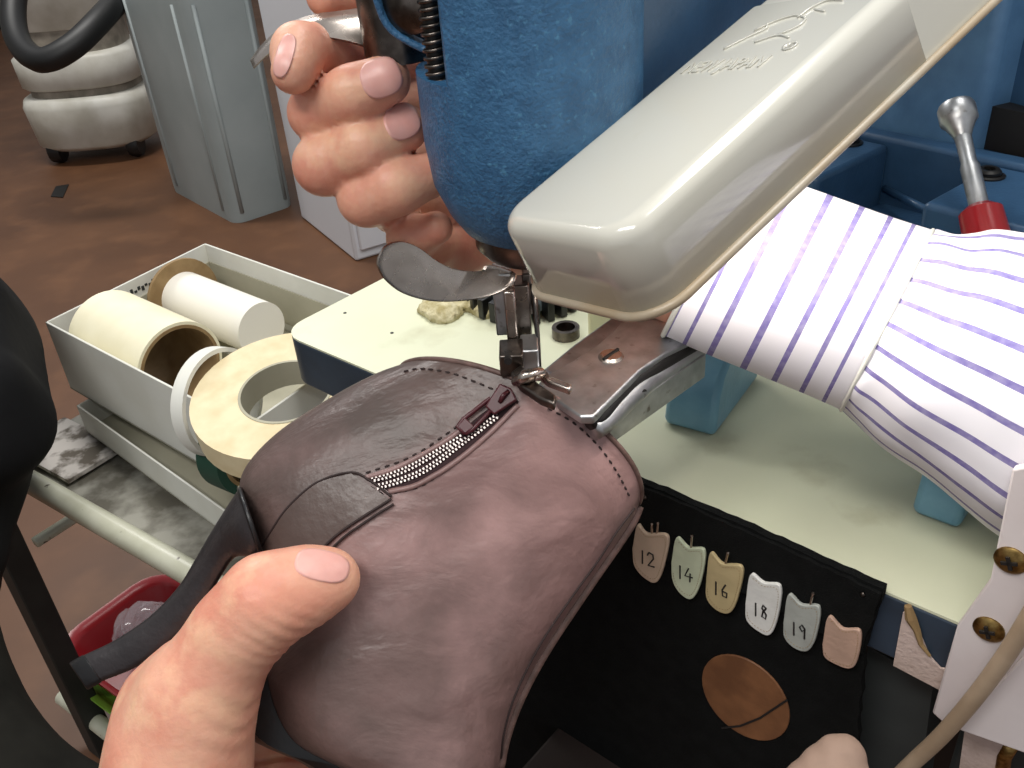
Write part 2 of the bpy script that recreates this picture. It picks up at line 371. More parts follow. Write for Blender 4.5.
# under-table panels
FO = LC+E2*.012; 
k = MB(); z0 = TZ-.0325
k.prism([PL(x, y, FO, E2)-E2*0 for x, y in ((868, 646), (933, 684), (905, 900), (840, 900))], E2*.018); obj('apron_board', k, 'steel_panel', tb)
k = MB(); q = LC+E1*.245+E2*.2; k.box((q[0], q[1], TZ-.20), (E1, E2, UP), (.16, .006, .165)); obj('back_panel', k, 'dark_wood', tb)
# wooden block under the table, behind the boot
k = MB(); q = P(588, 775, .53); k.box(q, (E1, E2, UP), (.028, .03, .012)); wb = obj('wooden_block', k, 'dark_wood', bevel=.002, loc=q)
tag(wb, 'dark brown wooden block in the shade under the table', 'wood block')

# ---------------- black felt needle board hanging on the table front
BO = LC-E2*.0015
BW = lambda x, y, off=.0: PL(x, y, BO-E2*(.0035+off), E2)
fb = root('felt_needle_board', BW(750, 650), 'black felt board on the table front holding leather needle tabs', 'needle board')
def rough_edge(pts, amp, step=.004):
    out = []
    for a, b in zip(pts, pts[1:]+pts[:1]):
        for q in resample([a, b], step)[:-1]: out.append(q+(E1*random.uniform(-1, 1)+UP*random.uniform(-1, 1))*amp)
    return out
bp = [BW(x, y) for x, y in ((560, 447), (632, 478), (760, 533), (883, 590), (877, 615), (864, 654), (857, 742), (840, 900), (470, 900))]
k = MB(); k.prism(rough_edge(bp, .0006), E2*.0035); felt = obj('felt_sheet', k, 'felt', fb)
# a second strip of felt along the top
k = MB(); k.prism(rough_edge([BW(x, y, .0015) for x, y in ((630, 482), (760, 538), (880, 594), (862, 650), (862, 655), (760, 600), (628, 545))], .0005), E2*.0015); obj('felt_strip', k, 'felt', fb)
for x, y in ((645, 497), (863, 594)):
    k = MB(); k.lathe([(.0011, 0), (.0009, .0006), (0.0001, .001)], BW(x, y, .0015), -E2, 10); obj('tack', k, 'dark_steel', fb, smooth=True)
# oval brown leather patch
pp = [BW(703+85*.5+42.5*math.cos(q)*1.02+6*math.sin(q), 698+41*math.sin(q)+13*math.cos(q), .0008) for q in [2*math.pi*i/40 for i in range(40)]]
k = MB(); k.prism(pp, E2*.0012); o = obj('oval_patch', k, 'brown_leather', fb, bevel=.0003); o['label'] = 'oval brown leather patch on the felt'
k = MB(); k.tube([BW(x, y, .001) for x, y in ((722, 728), (740, 726), (760, 718), (775, 708), (787, 700))], .0005, 6); obj('patch_cut', k, 'ink', o)
# leather tabs with numbers
DIG = {'1': [[(.5, 1), (.5, 0)]], '2': [[(0, .75), (.2, 1), (.7, .95), (.75, .65), (.1, 0), (.9, .05)]], '4': [[(.45, 1), (0, .35), (.95, .4)], [(.65, .65), (.6, 0)]],
       '6': [[(.6, 1), (.15, .5), (.2, .08), (.7, .05), (.75, .4), (.2, .42)]], '8': [[(.7, .85), (.3, 1), (.15, .75), (.7, .35), (.6, .02), (.15, .1), (.3, .5), (.7, .85)]],
       '9': [[(.75, .75), (.4, 1), (.1, .75), (.4, .5), (.75, .75), (.7, 0)]]}
tabs = [('12', 't12', [(632, 549), (637, 525), (646, 534), (667, 536), (665, 560), (657, 582), (645, 579), (634, 566)], 'pinkish tan'),
        ('14', 't14', [(671, 562), (676, 538), (688, 548), (704, 551), (701, 580), (692, 599), (680, 594), (672, 580)], 'pale green'),
        ('16', 't16', [(706, 577), (710, 553), (722, 564), (742, 568), (738, 596), (730, 613), (717, 611), (706, 598)], 'tan'),
        ('18', 't18', [(745, 604), (750, 575), (763, 583), (780, 587), (778, 615), (770, 635), (757, 631), (746, 620)], 'white'),
        ('19', 't19', [(783, 623), (788, 595), (801, 605), (819, 608), (816, 636), (808, 651), (795, 649), (784, 638)], 'grey'),
        (None, 't20', [(822, 645), (828, 617), (842, 629), (860, 632), (857, 660), (850, 669), (836, 665), (824, 657)], 'plain brownish pink')]
pin_px = {'12': [((652, 533), (652, 523)), ((657, 534), (658, 522))], '14': [((691, 549), (692, 535))], '16': [((725, 565), (728, 552))], '19': [((810, 606), (813, 593))]}
for num, mm, poly, nm in tabs:
    ctr = np.mean(poly, axis=0)
    curve = cat_rom(poly+[poly[0]], 44)[:-1]
    lab = nm+' leather needle tab' + (' marked '+num if num else ' without a number')
    k = MB(); k.prism([BW(p[0], p[1], .0032) for p in curve], E2*.0017); t_ = obj('leather_tab', k, mm, fb, bevel=.0004); t_['label'] = lab
    k = MB(); inn = [BW(*(ctr+(p-ctr)*.86), .0034) for p in curve[6:-2]]; inn = resample(inn, .0007)
    for i in range(0, len(inn)-1, 2): k.tube([inn[i], inn[i+1]], .00011, 4)
    st = obj('edge_stitching', k, 'kraft', t_); st['kind'] = 'stuff'
    if num:
        k = MB(); o0 = np.array([ctr[0]-9.5, ctr[1]+1.5])
        for i, ch in enumerate(num):
            for stroke in DIG[ch]:
                pts = [BW(o0[0]+(i*9)+u*8.0, o0[1]+i*3.0+3.2*u-(v-.5)*13, .0033) for u, v in stroke]; k.tube(pts, .0004, 5)
        obj('handwritten_number', k, 'ink', t_)['label'] = 'handwritten number '+num+' in black ink'
        for a, b in pin_px.get(num, []):
            k = MB(); pa = BW(a[0]-.3, a[1]+6, .0012); pb = BW(*b, .0042); k.tube([pa, BW(*a, .0022), pb], [.0005, .0005, .0005], 8); k.tube([pb-UP*.0006, pb+UP*.0002], [.0007, .0005], 8)
            tag(obj('sewing_needle', k, 'chrome', loc=pa), 'steel needle shank standing in the '+nm+' leather tab marked '+num, 'needle', 'needles in the felt board')

# ---------------- white brace plate at the table's end, with screws
WO = LC-E2*.006
bt = root('corner_brace', PL(990, 650, WO, E2), 'white painted corner brace with two brass screws on the table front', 'brace')
k = MB(); k.prism([PL(x, y, WO, E2) for x, y in ((1012, 470), (1000, 530), (990, 580), (957, 626), (932, 713), (943, 723), (1000, 712), (1120, 560), (1100, 450))], E2*.0035); obj('plate', k, 'brace', bt, bevel=.0007)
k = MB(); k.prism([PL(x, y, WO-E2*.002, E2) for x, y in ((1040, 640), (955, 729), (1060, 766), (1130, 650))], E2*.0022); obj('lower_plate', k, 'brace', bt, bevel=.0007)
for x, y in ((1011, 560), (989, 629)):
    q = PL(x, y, WO, E2); k = MB(); k.lathe([(.0052, -.0005), (.0052, .0006), (.004, .0016), (.0001, .002)], q, -E2, 24); s_ = obj('screw', k, 'brass', bt, smooth=True, auto=40)
    k = MB(); a1 = nrm(E1+UP*.4); a2 = np.cross(a1, E2)
    for aa in (a1, a2): k.box(q-E2*.0018, (aa, np.cross(aa, E2), E2), (.0025, .0006, .0007))
    obj('cross_slot', k, 'ink', s_)
pts = [PL(x, y, WO-E2*.007, E2) for x, y in ((1090, 520), (1040, 600), (1008, 652), (975, 697), (940, 737), (900, 775), (850, 830))]
k = MB(); k.tube(cat_rom(pts, 40), .0031, 12); tag(obj('power_cable', k, 'cable', smooth=True, loc=pts[3]), 'beige cable running across the white corner brace', 'cable')
q = PL(980, 760, FO, E2); k = MB(); k.prism([PL(x, y, FO-E2*.004, E2) for x, y in ((966, 720), (1004, 735), (990, 830), (952, 820))], E2*.01); tag(obj('wooden_strut', k, 'chipboard', loc=q), 'pinkish wooden strut below the white corner brace', 'strut')
pts = [PL(x, y, FO-E2*.002, E2) for x, y in ((1016, 735), (1004, 755), (998, 790))]
k = MB(); k.tube(pts, .003, 10); tag(obj('brass_tube', k, 'brass', smooth=True, loc=pts[0]), 'short brass tube beside the pinkish strut', 'tube')

# ---------------- pale pouch below the needle board
q = P(832, 790, .31)
def pouch(X):
    d = sd_caps(X, P(836, 806, .31), P(843, 757, .313), .017, .0075); d = smin(d, sd_caps(X, P(800, 810, .31), P(822, 776, .312), .012, .008), .01)
    return d+.0002*np.sin(X[..., 0]*700+X[..., 2]*500)
k = net_mb(pouch, q-V(.04, .04, .05), q+V(.04, .04, .05), .0012); tag(obj('cloth_pouch', k, 'cloth', smooth=True, loc=q), 'pale pink crumpled cloth pouch below the needle board', 'pouch')

# ================================================================== BACKGROUND FLOOR THINGS
# pale cabinet
a = T(356, 262, 0); cabl = nrm(T(303, 219, 0)-T(356, 262, 0)); cabr = V(cabl[1], -cabl[0], 0)
cb = root('cabinet', a+cabr*.3+cabl*.2, 'pale grey cabinet standing on the floor behind the table', 'cabinet')
k = MB(); c0 = a+cabr*.3+cabl*.2; k.box((c0[0], c0[1], .42), (cabr, cabl, UP), (.3, .2, .42)); obj('carcass', k, 'cab', cb, bevel=.008)
k = MB(); q = c0-cabl*.205; k.box((q[0], q[1], .42), (cabr, cabl, UP), (.285, .006, .39)); dr = obj('door', k, 'cab', cb, bevel=.004)
k = MB(); q = c0-cabl*.218+cabr*.22; k.box((q[0], q[1], .5), (cabr, cabl, UP), (.01, .012, .05)); obj('handle', k, 'dark_steel', dr, bevel=.003)

# grey bin with ribs
p0 = T(172, 190, 0); p1 = T(236, 225, 0); p2 = T(300, 204, 0)
bx_ = nrm(p1-p0); by_ = nrm(p2-p1)
by_ = nrm(by_-bx_*np.dot(bx_, by_)); la = np.linalg.norm(p1-p0); lb = np.linalg.norm(p2-p1)*.92
bc = p1-bx_*la/2+by_*lb/2
bn = root('waste_bin', bc, 'tall grey plastic waste bin standing beside the white appliance', 'bin')
R = []
for h, s in ((0, 1), (.02, 1.01), (.62, 1.05), (.70, 1.055)):
    R.append([np.array(q)+UP*h for q in rect_round(bc-bx_*la/2*s-by_*lb/2*s, bx_, la*s, by_, lb*s, .035*s, 4)])
k = MB(); k.rings(R, True, True, False); obj('bin_body', k, 'bin', bn, smooth=True, auto=50, solid=.006)
for side, n_, ln in ((-by_, bx_, la), (bx_, by_, lb)):
    for u in (-.36, .36):
        k = MB()
        def pt(h, o=0):
            s = 1+.05*h/.62; half = (lb if side is not bx_ and abs(np.dot(side, by_)) > .5 else la)/2*s
            return bc+side*(half+.0)+n_*(u*ln*s)+UP*h
        k.tube([pt(.03), pt(.3), pt(.6)], .006, 8); obj('rib', k, 'bin', bn, smooth=True)
k = MB(); RR = []
for h, s in ((.69, 1.07), (.72, 1.12), (.735, 1.09)): RR.append([np.array(q)+UP*h for q in rect_round(bc-bx_*la/2*s-by_*lb/2*s, bx_, la*s, by_, lb*s, .05, 4)])
k.rings(RR, True, False, False); obj('rim', k, 'bin', bn, smooth=True, solid=.006)

# white appliance with hose
vc = T(108, 167, 0)+V(-.06, .2, 0)
va = root('vacuum_cleaner', vc, 'dirty white upright cleaning appliance with black hose standing on the floor', 'appliance')
def vring(h, rx, ry, n=32, e=.7):
    rx *= .9; ry *= .9
    return [vc+V(rx*np.sign(math.cos(q))*abs(math.cos(q))**e, ry*np.sign(math.sin(q))*abs(math.sin(q))**e, h) for q in [2*math.pi*i/n for i in range(n)]]
k = MB(); k.rings([vring(.05, .20, .17), vring(.07, .235, .2), (vring(.20, .25, .21)), vring(.225, .24, .2), vring(.235, .21, .18)]); obj('base_housing', k, 'vac_white', va, smooth=True, auto=60)
k = MB(); k.rings([vring(.23, .205, .175), vring(.262, .205, .175)]); obj('lower_band', k, 'vac_grey', va, smooth=True, auto=50)
k = MB(); k.rings([vring(.26, .215, .18), vring(.27, .23, .19), vring(.36, .235, .195), vring(.375, .21, .18)]); obj('body_ring', k, 'vac_white', va, smooth=True, auto=60)
k = MB(); k.rings([vring(.37, .19, .16), vring(.45, .19, .16)]); obj('upper_band', k, 'vac_grey', va, smooth=True, auto=50)
k = MB(); k.rings([vring(.44, .17, .15), vring(.46, .2, .17), vring(.62, .24, .2), vring(.9, .25, .2), vring(.93, .2, .16)]); obj('tank', k, 'vac_white', va, smooth=True, auto=60)
for sx in (-.14, .14):
    k = MB(); k.lathe([(.045, -.02), (.05, 0), (.045, .02)], vc+V(sx, -.1, .05), (1, 0, 0), 16); obj('wheel', k, 'black_rubber', va, smooth=True, auto=40)
hd = 2.75
pts = [P(x, y, d) for x, y, d in ((30, -60, 2.7), (14, 0, 2.65), (18, 40, 2.6), (40, 60, 2.55), (70, 48, 2.55), (100, 20, 2.6), (135, -20, 2.75))]
k = MB(); k.tube(cat_rom(pts, 50), .035, 12); obj('hose', k, 'black_rubber', va, smooth=True)
# dark machine at the far left corner
q = T(-14, 34, 0); k = MB(); k.box(q+V(-.25, .3, .35), ((1, 0, 0), (0, 1, 0), UP), (.3, .25, .35)); k.box(q+V(-.25, .3, .72), ((1, 0, 0), (0, 1, 0), UP), (.32, .27, .02))
tag(obj('storage_trunk', k, 'bag', bevel=.02, loc=q), 'black storage trunk on the brown floor behind the hose', 'trunk')

# ================================================================== CART WITH BOXES, LEFT
CZ = .485
def hp(x, y, z): return T(x, y, z)
ra = hp(10, 470, CZ); rb = hp(185, 570, CZ); rd = nrm(rb-ra); rn = V(-rd[1], rd[0], 0)      # rail direction, away direction
ct = root('utility_cart', (ra+rd*.25+rn*.12)*V(1, 1, 0), 'cream enamelled tube cart holding the white card boxes', 'cart')
k = MB(); k.tube([ra-rd*.10, ra+rd*.45], .0105, 16); rl = obj('upper_rail', k, 'cart_paint', ct, smooth=True, auto=50)
k = MB(); q = hp(158, 552, CZ)-rn*.0075+UP*.0072
k.tube([q+rn*.004+UP*.001, q-rn*.002-UP*.003, q-rn*.0034-UP*.0085], [.002, .0017, .0015], 6); obj('rust_mark', k, 'rust', rl)
k = MB(); k.tube([ra-rd*.10+rn*.34, ra+rd*.45+rn*.34], .0105, 16); obj('upper_rail', k, 'cart_paint', ct, smooth=True, auto=50)
k = MB(); c0 = ra+rd*.21+rn*.17-UP*.006; k.box(c0, (rd, rn, UP), (.24, .165, .004)); obj('upper_shelf', k, 'shelf', ct)
LZ = PL(100, 725, ra, rn)[2]
k = MB(); l0 = ra*V(1, 1, 0)+UP*LZ; k.tube([l0-rd*.16, l0+rd*.45], .0105, 16); obj('lower_rail', k, 'cart_paint', ct, smooth=True, auto=50)
k = MB(); k.tube([l0-rd*.03+rn*.34, l0+rd*.45+rn*.34], .0105, 16); obj('lower_rail', k, 'cart_paint', ct, smooth=True, auto=50)
for u in (0, .08, .16, .24, .32, .40):
    k = MB(); k.tube([l0+rd*u, l0+rd*u+rn*.34], .004, 8); obj('shelf_wire', k, 'cart_paint', ct, smooth=True)
for u in (-.10, .455):
    for v_ in (0, .34):
        k = MB(); q = ra+rd*u+rn*v_; k.box((q[0], q[1], .27), (rd, rn, UP), (.014, .014, .27)); po = obj('post', k, 'cart_dark', ct, bevel=.002)
        k = MB(); k.box((q[0]+rd[0]*.02, q[1]+rd[1]*.02, .455), (rd, rn, UP), (.018, .02, .032)); obj('bracket', k, 'black_plastic', po, bevel=.002)
k = MB(); k.tube([ra-rd*.02-UP*.1, ra-rd*.02+rn*.34-UP*.1], .006, 8); obj('side_bar', k, 'cart_paint', ct, smooth=True)

# upper box
RZ = .60
bA = T(45, 322, RZ); bB = T(205, 243, RZ); bC = T(325, 305, RZ)
w2 = nrm(bB-bA); w1 = nrm(bC-bB); w1 = nrm(w1-.5*w2*np.dot(w1, w2)); W_ = np.linalg.norm(bB-bA); Lb = .31
tilt = V(0, 0, 0)
def open_box(name, c, a, la, b, lb, h, th, m, label, rootname):
    """c: rim corner; walls go down by h"""
    r_ = root(rootname, c+a*la/2+b*lb/2-UP*h, label, 'box')
    up = nrm(np.cross(a, b)); up = up if up[2] > 0 else -up
    for nm_, o_, u_, lu, t_ in (('side_wall', c, a, la, b), ('side_wall', c+b*(lb-th), a, la, b), ('end_wall', c, b, lb, a), ('end_wall', c+a*(la-th), b, lb, a)):
        k = MB(); k.prism([o_, o_+u_*lu, o_+u_*lu-up*h, o_-up*h], t_*th); obj(nm_, k, m, r_, bevel=.0006)
    k = MB(); k.prism([c-up*(h-.002), c+a*la-up*(h-.002), c+a*la+b*lb-up*(h-.002), c+b*lb-up*(h-.002)], -up*.002); obj('box_floor', k, 'card_in', r_)
    return r_
BH = .074
bx = open_box('upper', bA, w1, Lb, w2, W_, BH, .0022, 'card', 'white card box of tape and paper rolls, stacked on another box', 'card_box')
# folded-over liner inside the far wall and the right wall, grey card
k = MB(); q = bB-w2*.0026; k.prism([q-UP*.02, q+w1*Lb*.98-UP*.02, q+w1*Lb*.98-UP*.062, q-UP*.062], -w2*.0012); obj('inner_liner', k, 'card_in', bx)
k = MB(); q = bA+w1*.0026; k.prism([q+w2*.004-UP*.02, q+w2*(W_-.004)-UP*.02, q+w2*(W_-.004)-UP*.062, q+w2*.004-UP*.062], w1*.0012); obj('inner_liner', k, 'card_in', bx)
# faint printed line on the far wall
k = MB(); 
for i in range(14):
    q = bA+w2*(.085+.0045*i)+w1*.0024-UP*(.011+.002*(i % 2)); k.box(q, (w2, w1, UP), (.0016, .0002, .0012+.0006*((i*7) % 3)))
pr_ = obj('faint_print', k, 'steel_panel', bx); pr_['kind'] = 'stuff'
# lower box (shallow lid) sticking out in front
q = bA-UP*(BH+.002)-w2*.012+w1*.03
bl = open_box('lower', q, nrm(w1-w2*.05), .30, w2, W_*.98, .03, .002, 'card', 'shallow white card box on the cart shelf under the fuller box', 'card_box')

def roll(name, c, axis, r, rin, L, m, mcore, label, cat, group='rolls in the card box', mend=None, core_t=.003):
    axis = nrm(axis); r_ = root(name, c-UP*r, label, cat, group)
    k = MB(); k.lathe([(rin+core_t, -L/2), (r, -L/2), (r, L/2), (rin+core_t, L/2), (rin+core_t, -L/2)], c, axis, 48, caps=False); obj('wound_roll', k, m, r_, smooth=True, auto=40)
    k = MB(); k.lathe([(rin, -L/2-.0006), (rin+core_t, -L/2-.0006), (rin+core_t, L/2+.0006), (rin, L/2+.0006), (rin, -L/2-.0006)], c, axis, 40, caps=False); obj('core', k, mcore, r_, smooth=True, auto=40)
    return r_
flo = RZ-BH
c1 = bA+w1*.082+w2*.05; c1[2] = flo+.0435
roll('paper_roll', c1, w1, .043, .037, .12, 'cream_paper', 'kraft', 'wide cream paper roll with brown hollow core', 'paper roll')
c2 = bA+w1*.085+w2*.140; c2[2] = flo+.0415
r2 = root('paper_spool', c2-UP*.041, 'thin white paper roll on a spool with brown card flange', 'paper roll', 'rolls in the card box')
k = MB(); k.lathe([(.027, -.06), (.027, .07)], c2, w1, 40); obj('wound_roll', k, 'white_paper', r2, smooth=True, auto=40)
k = MB(); k.lathe([(.041, -.064), (.041, -.06)], c2, w1, 40); obj('flange', k, 'kraft', r2, smooth=True, auto=40)
# masking tape leaning on the other rolls
c3 = T(289, 402, .615); ax3 = nrm(UP*1+w1*.1-w2*.12)
roll('masking_tape', c3, ax3, .070, .033, .022, 'masking', 'card_in', 'flat beige masking tape roll leaning in the card box', 'tape roll', core_t=.002)
# thin hoop beside it
c4 = T(219, 402, .60); ax4 = nrm(w1*1+w2*.25+UP*.1)
k = MB(); k.lathe([(.040, -.006), (.0435, -.006), (.0435, .006), (.040, .006), (.040, -.006)], c4, ax4, 48, caps=False)
tag(obj('paper_hoop', k, 'card', smooth=True, auto=40, loc=c4-UP*.043), 'thin white card hoop beside the masking tape', 'hoop')
c5 = T(240, 455, flo+.03); roll('tape_roll', c5, nrm(w1+UP*.15), .03, .02, .03, 'green_core', 'kraft', 'dark green tape roll under the masking tape', 'tape roll')
c6 = T(322, 412, flo+.02); roll('tape_roll', c6, nrm(UP+w1*.3), .02, .012, .02, 'cream_paper', 'kraft', 'small cream tape roll seen through the masking tape hole', 'tape roll')

# dusty papers on the shelf
q = T(68, 452, CZ); k = MB(); k.box(q+UP*.004, (rd, rn, UP), (.05, .03, .002)); tag(obj('paper_pad', k, 'dusty_paper', loc=q), 'dusty white paper pad on the cart shelf', 'paper')

# red and green baskets on the lower shelf
def basket(name, c, a, b, la, lb, h, m, label):
    r_ = root(name, c, label, 'basket')
    R = []
    for hh, s in ((0, .78), (.004, .82), (h*.93, 1), (h, 1.07), (h+.004, 1.07), (h+.002, .98), (h*.9, .95), (.008, .78)):
        R.append([p+UP*hh for p in rect_round(c-a*la/2*s-b*lb/2*s, a, la*s, b, lb*s, .04*s, 5)])
    k = MB(); k.rings(R); obj('tub', k, m, r_, smooth=True, auto=60); return r_
q = T(48, 650, LZ+.07)+rd*.125+rn*.085; q[2] = LZ+.006
basket('plastic_basket', q, rd, rn, .25, .17, .03, 'lime', 'lime green plastic basket under the red one on the cart')
q2 = q+UP*.014; basket('plastic_basket', q2, rd, rn, .235, .155, .05, 'red', 'red plastic basket on the lower shelf holding a clear bag')
qb = q2+UP*.05
def filmf(X):
    d = sd_caps(X, qb-rd*.045, qb+rd*.05+UP*.01, .036, .045)
    return d+.006*np.sin(X[..., 0]*110)*np.sin(X[..., 1]*90+1)*np.sin(X[..., 2]*120)+.003*np.sin(X[..., 0]*260+X[..., 2]*210)
k = net_mb(filmf, qb-V(.14, .14, .08), qb+V(.14, .14, .09), .004); tag(obj('plastic_bag', k, 'clear_bag', smooth=True, loc=qb-UP*.05), 'crumpled clear plastic bag in the red basket', 'plastic bag')

# black bag at the left and an added dark mass below, standing in for shade
c7 = P(-8, 385, .74)
def bagf(X):
    d = sd_caps(X, P(-70, 370, .76), P(-40, 420, .72), .08, .066); d = smin(d, sd_caps(X, P(-110, 340, .78), P(-110, 560, .7), .1, .08), .04)
    return d+.003*np.sin(X[..., 0]*60+X[..., 2]*80)
k = net_mb(bagf, c7-V(.25, .2, .25), c7+V(.15, .2, .2), .006); tag(obj('shoulder_bag', k, 'bag', smooth=True, loc=c7-UP*.15), 'black nylon bag hanging at the end of the cart', 'bag')
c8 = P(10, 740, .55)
def shade_massf(X):
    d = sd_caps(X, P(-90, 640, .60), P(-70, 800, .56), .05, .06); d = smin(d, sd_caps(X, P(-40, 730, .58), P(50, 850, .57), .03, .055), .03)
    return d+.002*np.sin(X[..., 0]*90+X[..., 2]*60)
k = net_mb(shade_massf, c8-V(.2, .2, .22), c8+V(.18, .2, .25), .006); tag(obj('shade_mass', k, 'shade_fill', smooth=True, loc=c8-UP*.1), 'dark mass added in place of shade before the cart post', 'filler')

# ================================================================== SEWING MACHINE
NZ = .805
ND = T(541, 376, NZ)                       # needle point on the bed
A2 = nrm(V(math.cos(math.radians(45.5)), math.sin(math.radians(45.5)), 0)); A1 = V(A2[1], -A2[0], 0)   # along the bed arm / across it, to the right
AX = ND+V(.0025, .006, 0)                    # axis of the head
G1 = nrm(V(math.cos(math.radians(-52)), math.sin(math.radians(-52)), 0)); G2 = V(-G1[1], G1[0], 0)
BZ = .80
f1 = T(703, 432, TZ)
sm = root('sewing_machine', V(*(T(848, 143, BZ)[:2]), TZ), 'blue patching sewing machine with long steel bed arm on the table', 'sewing machine')
# ---- head
HB = NZ+.058; HR = .0345; NOT = P(440, 62, .285)[2]
k = MB(); k.lathe([(.020, HB-NZ-.003), (.025, HB-NZ), (.029, HB-NZ+.006), (.033, HB-NZ+.016), (HR, HB-NZ+.03), (HR, NOT-NZ)], AX, UP, 64); hd_ = obj('head_column', k, 'blue', sm, smooth=True, auto=40)
lf = nrm(V(-1, .12, 0)); bk = V(-lf[1], lf[0], 0)   # left direction seen from the camera
if np.dot(bk, V(0, 1, 0)) > 0: bk = -bk             # bk points to the camera
cut = HR-.0125; pts = []
for i in range(48):
    q = 2*math.pi*i/48; x = HR*math.cos(q); y = HR*math.sin(q); x = min(x, cut); pts.append(AX*V(1, 1, 0)+lf*x+bk*y+UP*NOT)
k = MB(); k.prism(pts, UP*.16); obj('upper_column', k, 'blue', sm, smooth=True, auto=30)
k = MB(); k.lathe([(.019, 0), (.0215, .003), (.0215, .0085), (.019, .011)], AX*V(1, 1, 0)+UP*(HB-.010), UP, 48); obj('head_collar', k, 'dark_steel', sm, smooth=True, auto=40)
# notch: spring, knob and curved guard
sx = AX*V(1, 1, 0)+lf*(cut+.0035)+bk*.016
pts = [sx+UP*(NOT-.001+.0022*i/12)+.0032*(lf*math.cos(2*math.pi*i/12)+bk*math.sin(2*math.pi*i/12)) for i in range(12*22)]
k = MB(); k.tube(pts, .00065, 6); obj('spring', k, 'dark_steel', sm, smooth=True)
k = MB(); k.lathe([(.0028, -.004), (.0028, .06)], sx+UP*NOT, UP, 12); obj('spring_rod', k, 'black_metal', sm, smooth=True, auto=40)
kn = AX*V(1, 1, 0)+lf*(cut+.0095)+bk*.008+UP*(NOT+.020)
k = MB(); k.lathe([(.0075, -.002), (.0085, 0), (.0085, .004), (.006, .0055), (.0001, .006)], kn, nrm(bk+lf*.3), 28); obj('adjusting_knob', k, 'dark_steel', sm, smooth=True, auto=40)
gp = [kn+lf*u+UP*v for u, v in ((-.006, -.0145), (.001, -.0115), (.008, -.006), (.0105, .003), (.0105, .014), (.009, .03), (.008, .06))]
k = MB(); k.tube(cat_rom(gp, 24), .0042, 10, flat=.35, fdir=lf); obj('spring_guard', k, 'blue', sm, smooth=True)
k = MB(); q = AX*V(1, 1, 0)+UP*(NOT+.05)+lf*.024-bk*.012; k.tube([q+lf*.018-UP*.05, q+lf*.02+UP*.06], .011, 16); obj('lever_bracket', k, 'dark_steel', sm, smooth=True, auto=50)
h = Surf(type('o', (), {'v': [AX*V(1, 1, 0)+UP*0, AX, AX+A1], 'f': [(0, 1, 2)]})())
# ---- presser bar, clamp and foot
pbx = T(505, 300, NZ+.035)
sr = nrm(V(cr[0], cr[1], 0)); st_ = nrm(V(-sr[1], sr[0], 0))      # across / away on the level
def at(px, py, d): return P(px, py, d)
PBd = (ND-CAM)@cf-.012
def bar(name, x0, y0, x1, y1, wpx, dpt, m, d=PBd, bev=.0006):
    a = P(x0, y0, d); z1 = P(x1, y1, d)[2]; b = V(a[0], a[1], z1); hw = px2m(wpx, d)/2
    k = MB(); k.box((a+b)/2, (sr, st_, UP), (hw, dpt/2, abs(a[2]-b[2])/2)); return obj(name, k, m, sm, bevel=bev)
bar('presser_bar', 501, 268, 505, 350, 19, .010, 'steel')
bar('presser_bar_face', 509, 285, 512, 353, 11, .011, 'chrome', PBd-.0005)
bar('needle_bar', 520, 280, 524, 354, 17, .009, 'dark_steel', PBd+.004)
bar('needle_bar_guide', 526, 268, 528, 322, 9, .010, 'dark_steel', PBd+.006)
cl = bar('foot_clamp', 511, 347, 514, 376, 24, .012, 'dark_steel', PBd-.001)
q = P(508, 360, PBd-.0075); k = MB(); k.lathe([(.0014, -.001), (.0014, .001)], q, -st_, 12); obj('clamp_hole', k, 'ink', cl)
bar('needle_clamp', 529, 342, 532, 368, 18, .012, 'steel', PBd+.002)
# presser foot: ankle and two toes on the leather
fz = NZ+.009
def footpt(px, py, z): return T(px, py, z)
k = MB(); toe = [footpt(x, y, fz) for x, y in ((511, 380), (520, 392), (540, 406), (555, 412), (557, 403), (540, 392), (529, 381), (522, 372))]; k.prism(toe, UP*.0034); ft = obj('presser_foot_toe', k, 'dark_steel', sm, bevel=.0008)
k = MB(); toe = [footpt(x, y, fz) for x, y in ((534, 377), (548, 388), (570, 396), (573, 391), (552, 383), (541, 372))]; k.prism(toe, UP*.0028); obj('presser_foot_toe', k, 'chrome', sm, bevel=.0007)
k = MB(); k.tube([footpt(520, 380, fz+.003), footpt(526, 376, fz+.0065), footpt(536, 374, fz+.0045), footpt(541, 376, fz+.002)], [.0035, .0042, .0036, .0028], 12, flat=.6); obj('presser_foot_ankle', k, 'chrome', sm, smooth=True)
# needle and thread
nt = P(533, 284, PBd+.006); k = MB(); k.tube([nt, ND*.25+nt*.75, ND*.6+nt*.4, ND+UP*.002], [.0011, .0011, .0009, .0004], 10); obj('needle', k, 'dark_steel', sm, smooth=True)
k = MB(); k.tube(cat_rom([P(531, 284, PBd+.004), P(535, 310, PBd+.004), P(537, 335, PBd+.005), ND+UP*.004], 20), .0004, 6); obj('thread', k, 'ink', sm, smooth=True)
